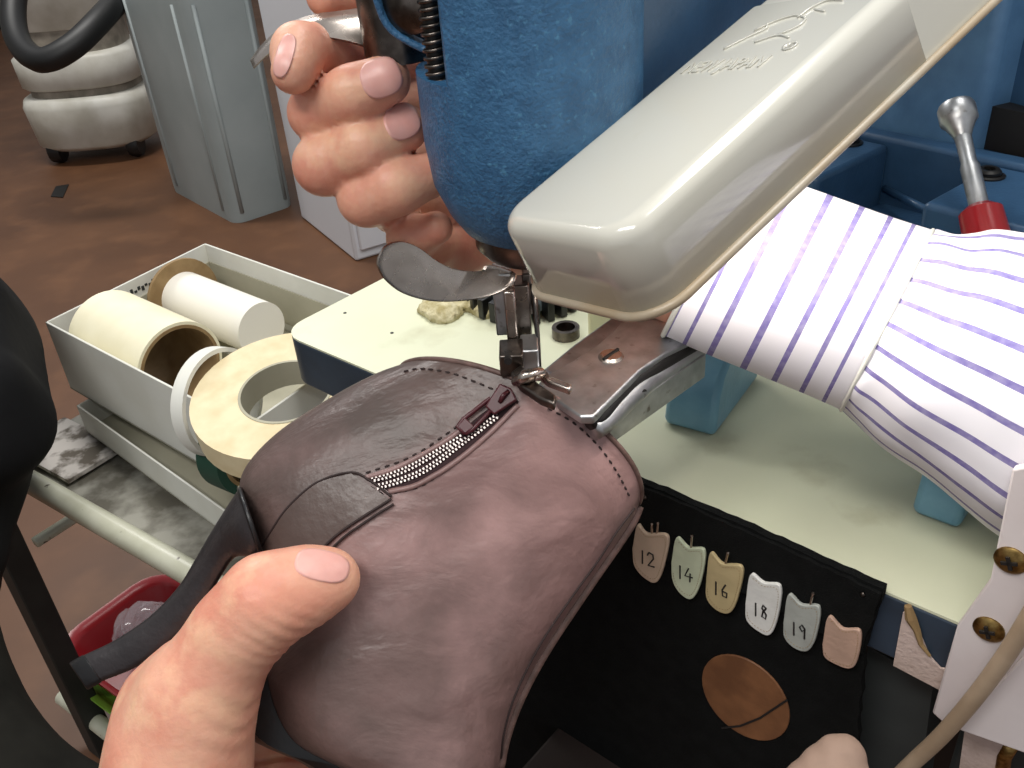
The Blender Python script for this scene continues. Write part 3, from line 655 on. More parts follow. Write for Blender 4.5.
# presser lever: spoon-shaped plate
LD = PBd-.002
sp = [(377, 258), (384, 246), (400, 241), (418, 247), (436, 260), (452, 268), (470, 271), (486, 270), (490, 265), (504, 268), (516, 274), (512, 286), (492, 296), (462, 301), (430, 301), (402, 293), (384, 279), (377, 266)]
oc = cat_rom(sp+[sp[0]], 72)[:-1]; ln_ = nrm(-cf+UP*.35)
def lev(p, d=0):
    x, y = p; u = (x-377)/140; return P(x, y, LD-.010*(1-u)**2-d)
k = MB(); ctr = np.array([440., 276.])
def inset(p, s): return ctr+(np.array(p)-ctr)*s
R = [[lev(p, -.0014) for p in oc], [lev(p, .0012) for p in oc], [lev(inset(p, .97), .0019) for p in oc], [lev(inset(p, .90), .0017) for p in oc]]
k.rings(R, True, True, True); obj('presser_lever', k, 'chrome', sm, smooth=True, auto=55)
# second lever held by the right hand
LD2 = .300
up_ = cat_rom([(250, 60), (262, 44), (282, 27), (310, 15), (345, 10), (378, 6), (394, 18), (398, 34)], 30); lo_ = cat_rom([(254, 67), (268, 54), (288, 42), (315, 36), (345, 40), (372, 47), (388, 44), (396, 38)], 30)
R = []
for a, b in zip(up_, lo_):
    m_ = (a+b)/2; dd = LD2-.006*math.sin((a[0]-250)/150*math.pi)
    R.append([P(a[0], a[1], dd+.004), P(m_[0], m_[1], dd), P(b[0], b[1], dd-.001), P(b[0], b[1]+2, dd+.001), P(m_[0], m_[1]+1.5, dd+.0025), P(a[0]+1, a[1]+2, dd+.006)])
k = MB(); k.rings(R); obj('hand_lever', k, 'chrome', sm, smooth=True, auto=60)
# ---- bed arm: steel cover plate over a slotted side bar
z = NZ
top = [(505, 401), (540, 385), (560, 372), (600, 345), (632, 322), (660, 305), (700, 272), (760, 228), (790, 262), (720, 312), (690, 340), (665, 352), (640, 368), (618, 394), (598, 414), (560, 428)]
top = [(538, 383), (547, 374), (572, 361), (600, 342), (622, 322), (642, 307), (668, 292), (720, 256), (750, 236), (790, 268), (770, 282), (720, 318), (690, 340), (664, 354), (640, 370), (622, 388), (606, 404), (594, 416), (580, 416), (556, 400)]
k = MB(); k.prism([T(x, y, z) for x, y in top], UP*-.0035); pl_ = obj('bed_cover_plate', k, 'steel', sm, bevel=.0008, seg=3)
sq = T(611, 357, z); k = MB(); k.lathe([(.0048, -.001), (.0048, .0003), (.0040, .0012), (.0001, .0014)], sq, UP, 24); s_ = obj('cover_screw', k, 'chrome', pl_, smooth=True, auto=40)
k = MB(); k.box(sq+UP*.0011, (A2, A1, UP), (.0045, .0005, .0006)); obj('screw_slot', k, 'ink', s_)
# body of the arm below the plate
def armsec(t, hw, zt, zb, off=0): 
    c_ = ND+A2*t+A1*off; return [c_-A1*hw+UP*(zt-NZ), c_+A1*hw+UP*(zt-NZ), c_+A1*hw*.92+UP*(zb-NZ), c_-A1*hw*.92+UP*(zb-NZ)]
k = MB(); k.rings([armsec(.008, .010, NZ-.004, NZ-.012, .003), armsec(.03, .0125, NZ-.004, NZ-.020, .003), armsec(.10, .016, NZ-.004, NZ-.026, .003), armsec(.20, .018, NZ-.004, NZ-.030)]); obj('bed_arm', k, 'steel', sm, bevel=.0015)
# side bar, lower right
so = T(604, 430, NZ-.010)
sb0 = T(600, 436, NZ-.013); sb1 = T(706, 362, NZ-.013); sd = nrm(sb1-sb0); sN = V(sd[1], -sd[0], 0)
k = MB(); k.prism([sb0+sd*.006+UP*.004, sb1+sd*.0+UP*.004, sb1-UP*.007, sb0+sd*.004-UP*.007], -sN*.005); sbr = obj('side_bar', k, 'steel', sm, bevel=.0006)
for x, y in ((643, 393),):
    q = PL(x, y, sb0, sN); k = MB(); k.lathe([(.0016, -.0004), (.0016, .0005)], q, sN, 14); obj('bar_hole', k, 'ink', sbr)
q = T(670, 363, NZ-.006); k = MB(); k.lathe([(.0019, -.001), (.0019, .001), (.001, .0016)], q, UP, 14); obj('bar_screw', k, 'brass', sm, smooth=True, auto=40)
# inner rounded guide (hook race) at the arm's tip
k = MB(); k.tube(cat_rom([T(588, 421, NZ-.005), T(600, 415, NZ-.005), T(616, 398, NZ-.005), T(636, 380, NZ-.005), T(668, 360, NZ-.005), T(700, 340, NZ-.005)], 24), [.0035]*24, 10); obj('hook_race', k, 'black_metal', sm, smooth=True)
k = MB(); k.tube(cat_rom([T(593, 429, NZ-.008), T(606, 420, NZ-.008), T(624, 402, NZ-.008), T(650, 380, NZ-.008), T(700, 345, NZ-.008)], 24), [.0042]*24, 10); obj('race_guide', k, 'steel', sm, smooth=True)
# ---- base casting: feet, tray, pillar, upper arm
def footmesh(px):
    f0 = [T(x, y, TZ) for x, y in px]; a, b = f0[0], f0[1]; u = nrm(b-a); n_ = V(-u[1], u[0], 0); L_ = np.linalg.norm(b-a); R = []
    for (h_, d0, s0, s1) in ((0, 0, 0, 1), (.004, -.001, -.01, 1.01), (.020, .002, 0, 1.0), (.027, .008, .02, .98), (.033, .017, .06, .98), (.045, .026, .1, 1.0), (.062, .03, .1, 1.0)):
        A_ = a+u*L_*s0+n_*d0+UP*h_; B_ = a+u*L_*s1+n_*d0+UP*h_
        R.append([A_, B_, B_+n_*(.06-d0*.6), A_+n_*(.06-d0*.6)])
    k = MB(); k.rings(R); return k
o = obj('base_foot', footmesh([(664, 424), (714, 438)]), 'blue_lit_foot', sm, bevel=.003, seg=3)
o = obj('base_foot', footmesh([(911, 513), (958, 531)]), 'blue_lit_foot', sm, bevel=.003, seg=3)
t0 = T(848, 143, BZ)
tc0 = t0-G1*.02-G2*.0
# tray body (outer walls) with a recess between two bolt lands
zt = BZ; zb = BZ-.045
def gp_(a, b, z): return t0*V(1, 1, 0)+G1*a+G2*b+UP*z
def gbox(name, a0, a1, b0, b1, z0, z1, m='blue_smooth', bev=.003, par=None):
    k = MB(); k.prism([gp_(a0, b0, z0), gp_(a1, b0, z0), gp_(a1, b1, z0), gp_(a0, b1, z0)], UP*(z1-z0)); return obj(name, k, m, par or sm, bevel=bev, seg=3)
gbox('base_rim', -.035, .20, .022, .036, zb, zt)
gbox('base_land', -.035, .014, -.05, .022, zb, zt-.004)
gbox('base_land', .074, .20, -.05, .022, zb, zt-.003)
gbox('tray_floor', .010, .072, -.09, .03, zb, zb+.005)
gbox('base_plinth', -.03, .19, -.02, .10, TZ+.0005, zb)
k = MB(); k.tube([gp_(.016, .02, zt-.03), gp_(.066, -.01, zt-.025)], .0022, 8); obj('tray_rib', k, 'blue_smooth', sm, smooth=True)
for x, y, zz in ((848, 143, zt-.004), (988, 176, zt-.003)):
    q = T(x, y, zz); nn = nrm(UP-cf*.5)
    k = MB(); k.lathe([(.0085, -.002), (.0085, .0008), (.007, .0014), (.0062, .0004), (.0062, .003), (.005, .0042), (.003, .0042), (.003, .002), (.0001, .002)], q, UP, 28); b_ = obj('base_bolt', k, 'black_metal', sm, smooth=True, auto=40)
    k = MB(); k.lathe([(.0028, .0021), (.0028, .0026)], q, UP, 6); obj('hex_socket', k, 'dark_steel', b_)
p0 = T(886, 122, BZ); p1 = T(976, 144, BZ); pn = nrm(p1-p0); pb = V(-pn[1], pn[0], 0); p0 = (p0-pn*.05)*V(1, 1, 0)+UP*(TZ+.0005); p1 = p1*V(1, 1, 0)+UP*(TZ+.0005)
k = MB(); k.prism([p0, p1, p1+pb*.12+pn*.02, p0+pb*.12], UP*.34); obj('pillar', k, 'blue_lit', sm, bevel=.006, seg=3)
k = MB(); q = p1+pn*.03+pb*.02; k.prism([p1+pb*.02, p1+pn*.05+pb*.012, p1+pn*.09+pb*.06, p1+pb*.10], UP*.34); obj('pillar_side', k, 'blue_smooth', sm, bevel=.003)
k = MB(); q = T(1012, 128, BZ+.008); k.box(q, (pn, pb, UP), (.022, .008, .012)); obj('pillar_opening', k, 'ink', sm)
ua = AX*V(1, 1, 0)+UP*(NZ+.185); ub = (p0+p1)/2*V(1, 1, 0)+pb*.06+UP*(NZ+.185)
ud = nrm(ub-ua); uw = V(ud[1], -ud[0], 0); R = []
for t_, hw, z0, z1 in ((0, .030, -.112, .04), (.06, .030, -.112, .04), (.18, .032, -.09, .045), (np.linalg.norm(ub-ua), .05, -.08, .05)):
    c_ = ua+ud*t_; R.append([c_-uw*hw+UP*z0, c_+uw*hw+UP*z0, c_+uw*hw*.9+UP*z1, c_-uw*hw*.9+UP*z1])
k = MB(); k.rings(R); obj('upper_arm', k, 'blue_smooth', sm, bevel=.008, seg=3)
# dark wheel and steel strip seen between head and lamp
k = MB(); k.tube(cat_rom([P(664, 40, .30), P(680, 20, .302), P(693, -10, .305), P(700, -40, .31)], 16), .0075, 12, flat=.6); obj('tension_arm', k, 'black_metal', sm, smooth=True)
k = MB(); k.tube(cat_rom([P(664, 31, .292), P(676, 14, .292), P(687, -6, .294), P(694, -40, .296)], 16), [.0006+.0026*min(1, i/8) for i in range(16)], 10, flat=.4); obj('tension_spring', k, 'steel', sm, smooth=True)

# ---------------- toothed wheel with lint on the table behind the needle
wc = T(526, 297, TZ)+UP*.004
tw = root('toothed_wheel', wc-UP*.004, 'grey wheel with black toothed rim lying behind the needle', 'gear')
k = MB(); k.lathe([(.029, 0), (.029, .012), (.025, .016), (.0001, .016)], wc, UP, 40); obj('wheel_disc', k, 'wheel_grey', tw, smooth=True, auto=40)
for i in range(26):
    q = 2*math.pi*i/26; dr = V(math.cos(q), math.sin(q), 0); k = MB(); k.box(wc+dr*.033+UP*.003, (dr, np.cross(UP, dr), UP), (.005, .0022, .0065)); obj('tooth', k, 'black_plastic', tw, bevel=.0006)
q = T(566, 336, TZ); k = MB(); k.lathe([(.008, 0), (.008, .006), (.0055, .006), (.0055, .001), (.0001, .001)], q, UP, 20); tag(obj('lock_ring', k, 'dark_steel', smooth=True, auto=40, loc=q), 'small dark steel ring beside the toothed wheel', 'ring')
lc_ = T(458, 310, TZ)
rnd = np.random.RandomState(3); bl_ = [(T(430+14*i+rnd.uniform(-5, 5), 306+rnd.uniform(-7, 10)+i*2, TZ)+UP*.002, .004+.003*rnd.rand()) for i in range(6)]
def lintf(X):
    d = None
    for c_, r_ in bl_:
        e = np.linalg.norm((X-c_)*V(1, 1, 1.6), axis=-1)-r_*1.6; d = e if d is None else smin(d, e, .006)
    return d+.0018*np.sin(X[..., 0]*900)*np.sin(X[..., 1]*800)*np.sin(X[..., 2]*850+1)
k = net_mb(lintf, lc_-V(.06, .05, .003), lc_+V(.06, .05, .02), .0016); tag(obj('lint_tuft', k, 'lint', smooth=True, loc=lc_), 'tuft of greasy cream lint on the table behind the presser lever', 'lint')
# cream card block with amber glue drop
q = T(607, 352, TZ); cbk = root('card_block', q, 'cream card block standing behind the bed arm', 'card block')
k = MB(); k.box(q+UP*.022+A2*.01, (sr, st_, UP), (.016, .006, .022)); obj('block', k, 'cream_block', cbk, bevel=.001)
k = MB(); k.tube([P(592, 317, .515), P(600, 325, .512), P(606, 331, .51)], [.002, .0032, .0012], 10, flat=.5); obj('glue_drop', k, 'amber', cbk, smooth=True)

# ---------------- nut driver standing in the tray
sa = P(957, 112, .452); sbp = P(981, 214, .436); sx_ = nrm(sbp-sa)
nd = root('nut_driver', sbp+sx_*.05, 'steel socket driver with red handle standing in the blue tray', 'screwdriver')
k = MB(); k.lathe([(.0078, -.004), (.0088, -.002), (.0088, .005), (.0072, .007), (.0052, .011), (.004, .014)], sa, sx_, 24); so_ = obj('socket', k, 'steel', nd, smooth=True, auto=40)
k = MB(); k.lathe([(.0058, -.0042), (.0058, -.0038)], sa, sx_, 6); obj('socket_hole', k, 'ink', so_)
Ls = np.linalg.norm(sbp-sa); k = MB(); k.lathe([(.004, .012), (.0036, Ls*.5), (.0045, Ls*.55), (.0045, Ls)], sa, sx_, 16); obj('shaft', k, 'steel', nd, smooth=True, auto=40)
k = MB(); k.lathe([(.006, 0), (.0098, .003), (.0105, .02), (.0085, .05)], sbp-sx_*.004, sx_, 20); obj('handle', k, 'red_handle', nd, smooth=True, auto=40)

# ================================================================== SEWING LAMP
def C3(a, b, c): return a*cr-b*cu+c*cf          # camera right, down, forward -> world
lL = nrm(C3(.705, -.645, .30)); lW = C3(.93, .37, 0); lW = nrm(lW-cf*(np.dot(lW, lL)/np.dot(cf, lL))); lH = nrm(np.cross(lL, lW)); 
if lH[2] > 0: lH = -lH
LW, LH, LL = .0555, .0235, .34
lo_p = P(487, 222, .252)                        # end corner, top left
lp = root('sewing_lamp', lo_p+lW*LW/2+lH*LH, 'glossy off white lamp housing slanting in front of the blue machine head', 'lamp')
def lplan(u0, u1, ins, h, rf, rr, ff=0, fr_=0, sh=0):
    pts = []; u0 -= ff*ins; u1 += fr_*ins; ins += sh
    for cx, cy, r, q0 in ((u0, 0, rf, 1.0), (u1, 0, rr, 1.5), (u1, LW, rr, 0.0), (u0, LW, rf, .5)):
        r = max(r, ins+.0003); cu0 = cx+r if cx == u0 else cx-r; cv0 = cy+r if cy == 0 else cy-r
        for i in range(9):
            q = (q0+.5*i/8)*math.pi; pts.append(lo_p+lL*(cu0+(r-ins)*math.cos(q))+lW*(cv0+(r-ins)*math.sin(q))+lH*h)
    return pts
def lbody(u0, u1, rf, rr, fr=.0048, ff=0, fr_=0, sh=0):
    R = [lplan(u0, u1, fr*(1-math.sin(q)), fr*(1-math.cos(q))+sh, rf, rr, ff, fr_, sh) for q in [math.pi/2*i/8 for i in range(9)]]
    R.append(lplan(u0, u1, -.0008, LH, rf, rr, 0, 0, sh)); k = MB(); k.rings(R, True, True, False); return k
obj('lamp_housing', lbody(0, .1125, .011, .0003, fr_=1), 'lamp_plastic', lp, smooth=True, auto=50, solid=.002)
obj('rear_cover', lbody(.1122, LL, .0003, .012, ff=1, sh=.0007), 'lamp_plastic', lp, smooth=True, auto=50, solid=.002)
# rim around the open underside
rp = lplan(0, LL, -.0012, LH, .011, .007); k = MB(); k.tube(rp[4:]+rp[:5], .0013, 8); obj('rim', k, 'lamp_lip', lp, smooth=True)
k = MB(); k.tube([lo_p+lL*.03+lW*LW*.5+lH*(LH-.006), lo_p+lL*.20+lW*LW*.5+lH*(LH-.006)], .0042, 14); obj('fluorescent_tube', k, 'tube_glow', lp, smooth=True, auto=50)
la_ = area('lamp_tube_light', tuple(lo_p+lL*.085+lW*LW*.5+lH*(LH+.003)), tuple(lo_p+lL*.085+lW*LW*.5+lH*.3), .14, .03, .14, (1, .93, .86))
la_.rotation_euler = Matrix([[lL[i], np.cross(-lH, lL)[i], -lH[i]] for i in range(3)]).to_euler(); la_.name = 'lamp_tube_light'
# raised lettering and emblem on the top face
tO = lo_p
def ontop(u, v, lift=0): return lo_p+lL*u+lW*v-lH*lift
def text_mesh(body, size, o, xdir, ydir, ext=.0001):
    cu_ = bpy.data.curves.new('t', 'FONT'); cu_.body = body; cu_.size = size; cu_.extrude = ext; cu_.bevel_depth = .00005
    ob = bpy.data.objects.new('t', cu_); COL.objects.link(ob); dg = bpy.context.evaluated_depsgraph_get(); me = bpy.data.meshes.new_from_object(ob.evaluated_get(dg))
    bpy.data.objects.remove(ob); zd = np.cross(xdir, ydir); off = woff(lp)
    for v_ in me.vertices:
        p = o+xdir*v_.co.x+ydir*v_.co.y+zd*v_.co.z-off; v_.co = Vector(p)
    return me
obj('raised_lettering', text_mesh('NEW JAPAN', .0056, ontop(.074, .007, .0002), lW, lL*1.5), 'lamp_plastic', lp, fix=False)['label'] = 'raised moulded lettering on the lamp'
def emb(pts): return [ontop(.086+(u-.095)*.55, v, .0002) for u, v in pts]
k = MB()
for st in ([(.095, .014), (.105, .018), (.113, .022), (.118, .020)], [(.112, .018), (.120, .022), (.124, .028), (.118, .034), (.110, .034), (.104, .030)], [(.121, .030), (.130, .031), (.136, .034), (.134, .040)], [(.128, .033), (.124, .038)], [(.099, .024), (.104, .030), (.100, .036)]):
    k.tube(cat_rom(emb(st), 14), .00035, 6)
k.lathe([(.0022, 0), (.0022, .0004), (.0016, .0004), (.0016, 0)], ontop(.084, .040), -lH, 16)
obj('raised_emblem', k, 'lamp_plastic', lp, smooth=True)['label'] = 'raised leaping animal outline on the lamp'

# ================================================================== ANKLE BOOT
# sections: back/sole point, front/instep point (pixels), depth of the mid plane, half thickness
SEC = [((402, 366), (639, 503), .352, .033, 50), ((372, 376), (632, 520), .352, .0335, 44), ((330, 398), (618, 542), .351, .034, 32), ((278, 432), (597, 572), .349, .0345, 15), ((245, 468), (573, 607), .347, .0345, 4),
       ((240, 500), (551, 640), .345, .034, 0), ((252, 545), (531, 674), .343, .033, 0), ((262, 610), (515, 708), .341, .033, 0), ((252, 672), (505, 738), .340, .034, 0), ((280, 738), (499, 768), .340, .036, 0),
       ((350, 780), (492, 806), .341, .035, 0), ((372, 850), (474, 852), .343, .029, 0), ((395, 905), (448, 892), .345, .018, 0), ((418, 918), (434, 910), .346, .006, 0)]
NS, NU = 90, 72
arr = cat_rom([V(a[0], a[1], b[0], b[1], d, w_, bul) for a, b, d, w_, bul in SEC], NS)
shaft_dir = nrm(np.array([.50, -.86, 0]))
BR = []
for i, (ax_, ay, fx, fy, d, w_, bul) in enumerate(arr):
    ring = []
    for j in range(NU):
        q = 2*math.pi*j/NU; cq = math.cos(q); sq_ = math.sin(q)
        e = .92; cx = np.sign(cq)*abs(cq)**e; sy = np.sign(sq_)*abs(sq_)**.82
        mx = (ax_+fx)/2+(fx-ax_)/2*cx; my = (ay+fy)/2+(fy-ay)/2*cx
        lift = bul*max(0, sq_)**1.2*(1+.12*cq)
        mx += .56*lift; my -= .80*lift
        off = w_*sy
        # flat sole towards the back-lower side from the arch onward
        p = P(mx, my, d-off)
        nv = mnoise.noise(Vector(p*26))*.0016+mnoise.noise(Vector(p*70+V(3, 1, 2)))*.0006
        if i > 2: p = p-cf*nv*(1 if sq_ > 0 else -1)*abs(sq_)
        # soft creases across the ankle
        if sq_ > 0 and 14 < i < 55:
            cz = math.sin((mx*.55+my*1.0)*.055+1.3*mnoise.noise(Vector((mx*.008, my*.008, 0))))
            p = p-cf*(.0011*max(0, cz)**3)*sq_*max(0, min(1, (mx-340)/120))
        ring.append(p)
    BR.append(ring)
upm = MB(); upm.rings(BR, True, False, True)
bo = root('ankle_boot', P(330, 720, .36), 'mauve brown leather ankle boot with stiletto heel and open side zip', 'boot')
BS = Surf(upm)
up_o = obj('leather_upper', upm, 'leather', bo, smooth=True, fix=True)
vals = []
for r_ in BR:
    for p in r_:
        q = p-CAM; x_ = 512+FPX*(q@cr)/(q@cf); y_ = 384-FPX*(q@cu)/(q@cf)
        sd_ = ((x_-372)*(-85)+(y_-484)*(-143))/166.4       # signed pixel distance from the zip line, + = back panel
        back = np.clip(.5+sd_/24, 0, 1); low_shade = np.clip((520-x_)/200, 0, 1)*np.clip((y_-540)/110, 0, 1)  # second term paints shade into the leather at the lower left
        vals.append(max(back, (.85*low_shade)))
at_ = up_o.data.attributes.new('back_panel', 'FLOAT', 'POINT'); at_.data.foreach_set('value', np.array(vals, dtype=np.float32))  # mask holds the back panel and the painted lower shade
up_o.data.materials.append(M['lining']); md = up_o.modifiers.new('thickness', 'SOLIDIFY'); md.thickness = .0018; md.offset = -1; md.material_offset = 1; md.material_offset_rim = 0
# rolled top edge
k = MB(); edge = [np.array(p) for p in BR[0]]+[np.array(BR[0][0])]; k.tube(edge, .0010, 8, caps=False); obj('top_binding', k, 'leather_edge', bo, smooth=True)
# stitching along the top line
ss = MB()
stitches(ss, BS, [(404, 372), (420, 369), (450, 373), (480, 384), (506, 395)]); stitches(ss, BS, [(548, 408), (575, 424), (600, 448), (618, 474), (630, 498)])
stitches(ss, BS, [(366, 473), (399, 462), (420, 452), (438, 440), (458, 426)]); stitches(ss, BS, [(394, 493), (419, 487), (440, 474), (460, 460), (488, 437), (515, 410)])
stitches(ss, BS, [(268, 552), (278, 530), (300, 503), (325, 484), (350, 477)]); stitches(ss, BS, [(354, 478), (372, 488), (387, 497)]); stitches(ss, BS, [(384, 502), (360, 516), (340, 530), (330, 542)])
o = obj('stitching', ss, 'stitch', bo, smooth=True); o['kind'] = 'stuff'
# overlaid strap below the zip
k = ribbon(BS, [(258, 558), (270, 537), (290, 508), (318, 484), (352, 474)], [(300, 566), (318, 552), (338, 536), (362, 519), (391, 500)], 26, 10, 0, .0012); obj('strap_overlay', k, 'leather_dark', bo, smooth=True, auto=50)
for row in ([(262, 550), (272, 533), (290, 507), (318, 483), (352, 473), (372, 482), (392, 497)], [(392, 499), (362, 518), (338, 535), (320, 552), (306, 566)], [(394, 504), (366, 522), (344, 538), (326, 556)]):
    ln = line_on(BS, row, 0, .0011); k = MB(); k.tube([a for a, _ in ln], .00045, 6); obj('strap_seam', k, 'stitch', bo, smooth=True)
# front panel seam and rolled front strip
fs = line_on(BS, [(634, 508), (616, 532), (598, 560), (572, 596), (546, 634), (527, 668), (512, 702), (503, 735), (500, 764)], 0, .0002)
k = MB(); k.tube([a for a, _ in fs], .0005, 6); obj('front_seam', k, 'stitch', bo, smooth=True)
k = MB(); k.tube([np.array(r[0])-cf*.002 for r in BR[1:62]], .0021, 8); obj('front_piping', k, 'leather_edge', bo, smooth=True)
# zip: tape, teeth rows, leather lips, slider with pull
zu = [(366, 478), (399, 467), (438, 446), (460, 431), (487, 410), (512, 392)]; zl = [(388, 491), (419, 483), (458, 459), (487, 434), (505, 417), (519, 402)]
k = ribbon(BS, zu, zl, 40, 8, 0, .0003); obj('zip_tape', k, 'tape_burgundy', bo, smooth=True, auto=50)
for nm_, row in (('zip_teeth', [(379, 487), (400, 481), (420, 473), (438, 462), (455, 449), (477, 432), (500, 414)]), ('zip_teeth', [(372, 480), (392, 475), (410, 468), (425, 460), (440, 451), (455, 442), (464, 436)])):
    ln = line_on(BS, row, 0, .0006); pp = resample([a for a, _ in ln], .00135); nn_ = ln[len(ln)//2][1]; k = MB()
    for i in range(len(pp)-1):
        t_ = nrm(pp[i+1]-pp[i]); c_ = np.cross(nn_, t_)
        for sgn in (-1, 1): k.box(pp[i]+c_*sgn*.0006+t_*(.00033*sgn), (t_, c_, nn_), (.0003, .0004, .0004))
    o = obj(nm_, k, 'zip_teeth', bo); o['kind'] = 'stuff'
    k = MB(); k.tube([p-nn_*.0004 for p in pp], .0011, 6, flat=.5); obj('tooth_tape', k, 'tape_burgundy', bo, smooth=True)
for row in (zu[:4], [(389, 492), (419, 484), (458, 460), (488, 435), (518, 405)]):
    ln = line_on(BS, row, 0, .0003); k = MB(); k.tube([a for a, _ in ln], .0010, 8); obj('zip_lip', k, 'leather', bo, smooth=True)
ln = line_on(BS, [(490, 412), (500, 402), (509, 393)], 0, .0015); a = ln[0][0]; b = ln[-1][0]; nn_ = ln[30][1]; t_ = nrm(b-a); c_ = np.cross(nn_, t_)
k = MB(); k.prism([a-c_*.0022, (a+b)/2-c_*.0032, b-c_*.0042, b+t_*.0015, b+c_*.0042, (a+b)/2+c_*.0032, a+c_*.0022], nn_*.0018); sl = obj('zip_slider', k, 'burgundy', bo, bevel=.0006, seg=3)
k = MB(); k.tube([(a+b)/2-c_*.0005+nn_*.0018, (a+b)/2+nn_*.0036+t_*.002, b+nn_*.002], .0008, 8); obj('slider_bridge', k, 'burgundy', sl, smooth=True)
ln = line_on(BS, [(462, 431), (478, 418), (494, 403)], 0, .0022); a = ln[0][0]; b = ln[-1][0]; t_ = nrm(b-a)
ring = [a-c_*.0019, a-c_*.0024+t_*.003, b-c_*.0016, b+c_*.0016, a+c_*.0024+t_*.003, a+c_*.0019]
k = MB(); k.tube(ring+[ring[0]], .0008, 8); obj('zip_pull', k, 'burgundy', sl, smooth=True)
k = MB(); k.prism([a-c_*.0019, a-c_*.0022+t_*.004, a+c_*.0022+t_*.004, a+c_*.0019], nn_*.0009); obj('pull_end', k, 'burgundy', sl, bevel=.0003)
# heel
HS = [((239, 488), (263, 560), .344, .028), ((226, 508), (254, 562), .344, .025), ((211, 532), (238, 560), .345, .0175), ((197, 556), (224, 578), .346, .0125), ((178, 587), (207, 607), .347, .0095), ((150, 616), (180, 640), .348, .0078), ((115, 640), (142, 668), .349, .0068), ((84, 655), (104, 684), .350, .0063)]
ha = cat_rom([V(a[0], a[1], b[0], b[1], d, w_) for a, b, d, w_ in HS], 40); HRg = []
for ax_, ay, bx2, by2, d, w_ in ha:
    ring = []
    for j in range(28):
        q = 2*math.pi*j/28; cq = math.cos(q); sq_ = math.sin(q); cx = cq if cq < 0 else abs(cq)**.45
        cx = cx-.28*max(0, cq)*(1-abs(sq_))
        ring.append(P((ax_+bx2)/2+(bx2-ax_)/2*cx, (ay+by2)/2+(by2-ay)/2*cx, d-w_*np.sign(sq_)*abs(sq_)**.75))
    HRg.append(ring)
k = MB(); k.rings(HRg); hl = obj('stiletto_heel', k, 'heel', bo, smooth=True, auto=45)
tipa = [P(x, y, .350) for x, y in ((84, 655), (104, 684))]; hdv = nrm(P(68, 664, .3505)-P(84, 655, .350)); R = []
for t_ in (0, .0005, .0062, .0068):
    s_ = 1.04 if 0 < t_ < .0065 else .98
    cc = np.mean(HRg[-1], axis=0); R.append([cc+(p-cc)*s_+hdv*t_ for p in HRg[-1]])
k = MB(); k.rings(R); obj('heel_tip', k, 'sole', hl, smooth=True, auto=45)
# heel seat rim and outsole
k = MB(); k.tube([p for p in HRg[0]]+[HRg[0][0]], .0009, 6, caps=False); obj('heel_seam', k, 'sole', bo, smooth=True)
SO = []
for i in range(44, NS-1, 1):
    c_ = np.mean(BR[i], axis=0); half = [np.array(BR[i][j]) for j in range(NU//2-6, NU//2+7)]; u_ = min(1, (i-44)/8); 
    bdir = nrm(np.array(BR[i][NU//2])-c_); grow = .0012+.011*u_
    SO.append([p+bdir*.0004 for p in half]+[p+bdir*grow+(p-c_)*.03 for p in half[::-1]])
k = MB(); k.rings(SO); obj('outsole', k, 'sole', bo, smooth=True, auto=50)

# ================================================================== PERSON: two hands and a striped sleeve
pe = root('person', P(700, 420, .36)*V(1, 1, 0)+UP*.6, 'person in a purple striped white shirt holding the boot and gripping the machine', 'person')
def pt(x, y, d, rpx): return (P(x, y, d), px2m(rpx, d))
def finger(X, pts, k=.004): return sd_chain(X, [pt(*p) for p in pts], k)
def sd_wr(X, c, axis, n, w=.0009, amp=.0004):
    return 0
def left_hand(X):
    th = finger(X, [(333, 578, .2965, 25), (314, 583, .2955, 29), (296, 590, .2935, 29), (266, 601, .2895, 40), (234, 636, .293, 40), (200, 692, .297, 47)], .010)
    th = smin(th, finger(X, [(200, 692, .297, 47), (184, 745, .300, 50), (174, 800, .302, 54), (150, 960, .31, 76)], .02), .012)
    pm = finger(X, [(176, 706, .318, 43), (174, 760, .315, 46)], .01); pm = smin(pm, finger(X, [(196, 668, .333, 34), (178, 706, .318, 46)], .01), .014)
    d = smin(th, pm, .016)
    d = smin(d, finger(X, [(176, 700, .338, 40), (178, 790, .33, 52)], .01), .016)
    fg = None
    for f_ in ([(196, 668, .352, 28), (238, 640, .396, 24), (300, 620, .398, 22), (350, 612, .394, 19)], [(186, 700, .358, 28), (236, 690, .402, 25), (310, 676, .404, 23), (366, 668, .400, 20)],
               [(182, 735, .36, 28), (236, 738, .402, 24), (305, 728, .404, 22), (358, 722, .400, 19)], [(182, 768, .358, 26), (232, 782, .398, 21), (290, 776, .40, 19), (335, 772, .397, 17)]):
        e = finger(X, f_, .006); fg = e if fg is None else smin(fg, e, .0012)
    d = smin(d, fg, .008)
    # skin folds across the thumb joint and the thumb's root
    u = (X-P(264, 604, .291))@nrm(P(233, 640, .293)-P(264, 604, .291)); v = np.linalg.norm(X-P(283, 640, .283), axis=-1)
    d = d+.0005*np.sin(u*1500+2*np.sin(v*160))*np.exp(-(v/.012)**2)
    v2 = np.linalg.norm(X-P(244, 722, .286), axis=-1); d = d+.0003*np.sin(u*900+3*np.sin(v2*110))*np.exp(-(v2/.013)**2)
    return d
lo = P(230, 690, .34)
lhm = net_mb(left_hand, lo-V(.1, .085, .115), lo+V(.085, .10, .105), .0013)
lh = obj('left_hand', lhm, 'skin', pe, smooth=True, fix=False); lh['label'] = 'left hand with thumb pressing on the boot'
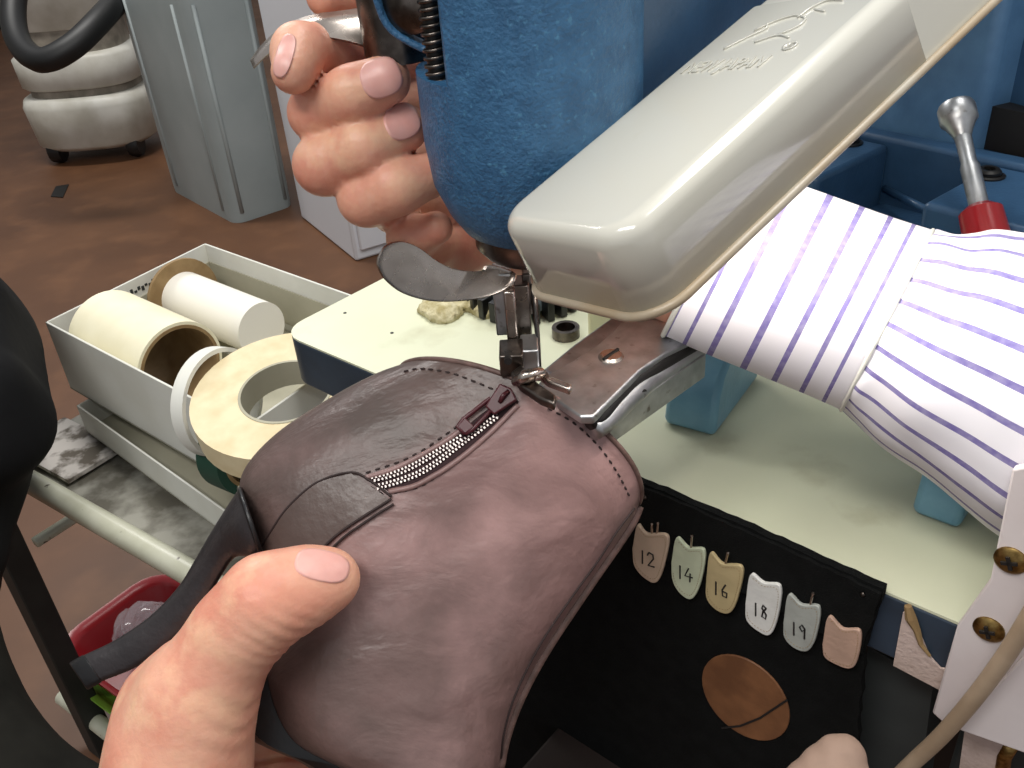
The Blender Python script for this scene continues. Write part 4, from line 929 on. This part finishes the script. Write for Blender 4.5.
def right_hand(X):
    F = [[(440, 96, .352, 34), (360, 112, .325, 28), (317, 113, .300, 25), (352, 96, .291, 26), (386, 80, .289, 25)],
         [(448, 150, .354, 34), (372, 165, .328, 29), (324, 165, .302, 27), (364, 148, .296, 26.5), (404, 128, .300, 24)],
         [(455, 205, .352, 32), (400, 205, .328, 27), (366, 198, .304, 25), (395, 187, .299, 25), (428, 176, .303, 23)],
         [(462, 250, .350, 26), (430, 245, .332, 20), (408, 238, .320, 18), (436, 228, .316, 17)],
         [(436, 62, .350, 30), (372, 60, .322, 26), (318, 52, .303, 25), (300, 52, .292, 25), (293, 72, .283, 22)],
         [(470, 20, .36, 34), (400, -14, .330, 26), (364, -8, .313, 21), (326, -3, .307, 20)]]
    d = None
    for f_ in F:
        e = finger(X, f_, .006); d = e if d is None else smin(d, e, .0008)
    pm = None
    for a, b in (((445, 100, .36, 44), (600, 215, .378, 66)), ((450, 160, .362, 48), (600, 225, .378, 66)), ((455, 215, .36, 44), (600, 240, .376, 62)), ((475, 40, .366, 40), (600, 205, .378, 60)), ((600, 225, .378, 66), (700, 258, .358, 66)), ((700, 258, .358, 64), (800, 290, .348, 76))):
        e = sd_caps(X, P(*a[:3]), P(*b[:3]), px2m(a[3], a[2]), px2m(b[3], b[2])); pm = e if pm is None else smin(pm, e, .012)
    d = smin(d, pm, .010)
    for cx, cy, cdp in ((304, 118, .295), (312, 170, .297), (350, 205, .298)):
        v = np.linalg.norm(X-P(cx+16, cy-6, cdp-.006), axis=-1); u = (X-P(cx, cy, cdp))@cr; d = d+.0003*np.sin(u*1600)*np.exp(-(v/.007)**2)
    return d
ro = P(520, 160, .34)
rhm = net_mb(right_hand, ro-V(.12, .10, .11), ro+V(.135, .11, .12), .0013)
rh = obj('right_hand', rhm, 'skin', pe, smooth=True, fix=False); rh['label'] = 'right hand curled round the machine head'
def nail(S, parent, cx, cy, hx, hy, rot, lift=.0005):
    c_, s_ = math.cos(math.radians(rot)), math.sin(math.radians(rot)); R = []
    for u in (1.06, 1.0, .9, .72, .45, .15):
        ring = []
        for i in range(36):
            q = 2*math.pi*i/36; a = np.sign(math.cos(q))*abs(math.cos(q))**.75*hx*u; b = np.sign(math.sin(q))*abs(math.sin(q))**.75*hy*u
            h_ = S.hit(cx+a*c_-b*s_, cy+a*s_+b*c_)
            if h_ is None: h_ = lastn
            lastn = h_; ring.append(h_[0]+h_[1]*(lift if u < 1.03 else -.0006))
        R.append(ring)
    k = MB(); k.rings(R, True, False, True); return obj('fingernail', k, 'nail', parent, smooth=True)
LS = Surf(lhm); RSf = Surf(rhm)
nail(LS, lh, 322, 566, 27, 15, 12)
nail(RSf, rh, 381, 78, 20, 19, -20); nail(RSf, rh, 402, 122, 17, 17, -25); nail(RSf, rh, 285, 56, 8, 22, 16)

# sleeve: lofted tube, cuff with rings of stripes, sleeve with lengthwise stripes
def loft_sleeve(name, secs, n, nu, m, par, wob=0):
    A = cat_rom([V(*s_) for s_ in secs], n); R = []; uvs = []
    for i, (cx, cy, d, hx, hy, th) in enumerate(A):
        ring = []
        for j in range(nu+1):
            q = 2*math.pi*j/nu; c_ = math.cos(q); s_ = math.sin(q)
            w_ = 1+wob*mnoise.noise(Vector((i*.09, 3*c_, 3*s_+5)))
            p = P(cx+hx*c_*w_, cy+hy*c_*w_, d-th*np.sign(s_)*abs(s_)**.9*w_); ring.append(p)
            uvs.append((j/nu, i/(n-1)))
        R.append(ring)
    k = MB(); k.rings(R, False, False, name == 'shirt_sleeve'); me = k.mesh(name, woff(par))
    ul = me.uv_layers.new(name='uv')
    for lp_ in me.loops: ul.data[lp_.index].uv = uvs[lp_.vertex_index]
    o = obj(name, me, m, par, smooth=True, fix=False, solid=.0012); return o, R
def cuffp(s):      # points along the cuff axis
    return s
cuff = [(706, 251, .349, 43, -84, .030), (742, 265, .347, 43, -86, .033), (800, 287, .345, 44, -87, .035), (850, 306, .343, 45, -88, .036), (887, 320, .342, 46, -90, .037)]
slv = [(884, 319, .342, 45, -88, .036), (900, 327, .341, 44, -96, .039), (935, 345, .338, 40, -112, .044), (985, 368, .335, 26, -136, .048), (1050, 398, .328, 20, -156, .049), (1150, 436, .315, 20, -164, .049), (1320, 486, .292, 20, -174, .049), (1560, 540, .265, 20, -188, .05), (1900, 600, .235, 20, -210, .052)]
sl_o, SR = loft_sleeve('shirt_sleeve', slv, 90, 96, 'sleeve', pe, wob=.035); sl_o['label'] = 'white shirt sleeve with purple lengthwise stripes'
cf_o, CR_ = loft_sleeve('shirt_cuff', cuff, 30, 96, 'cuff', sl_o); cf_o['label'] = 'buttoned cuff with purple stripes running round'
k = MB(); k.tube([p for p in CR_[0]], .0011, 6, caps=False); obj('cuff_hem', k, M['card'], cf_o, smooth=True)
k = MB(); k.tube([np.array(p) for p in CR_[-1]], .0008, 6, caps=False); obj('cuff_seam', k, M['card'], cf_o, smooth=True)
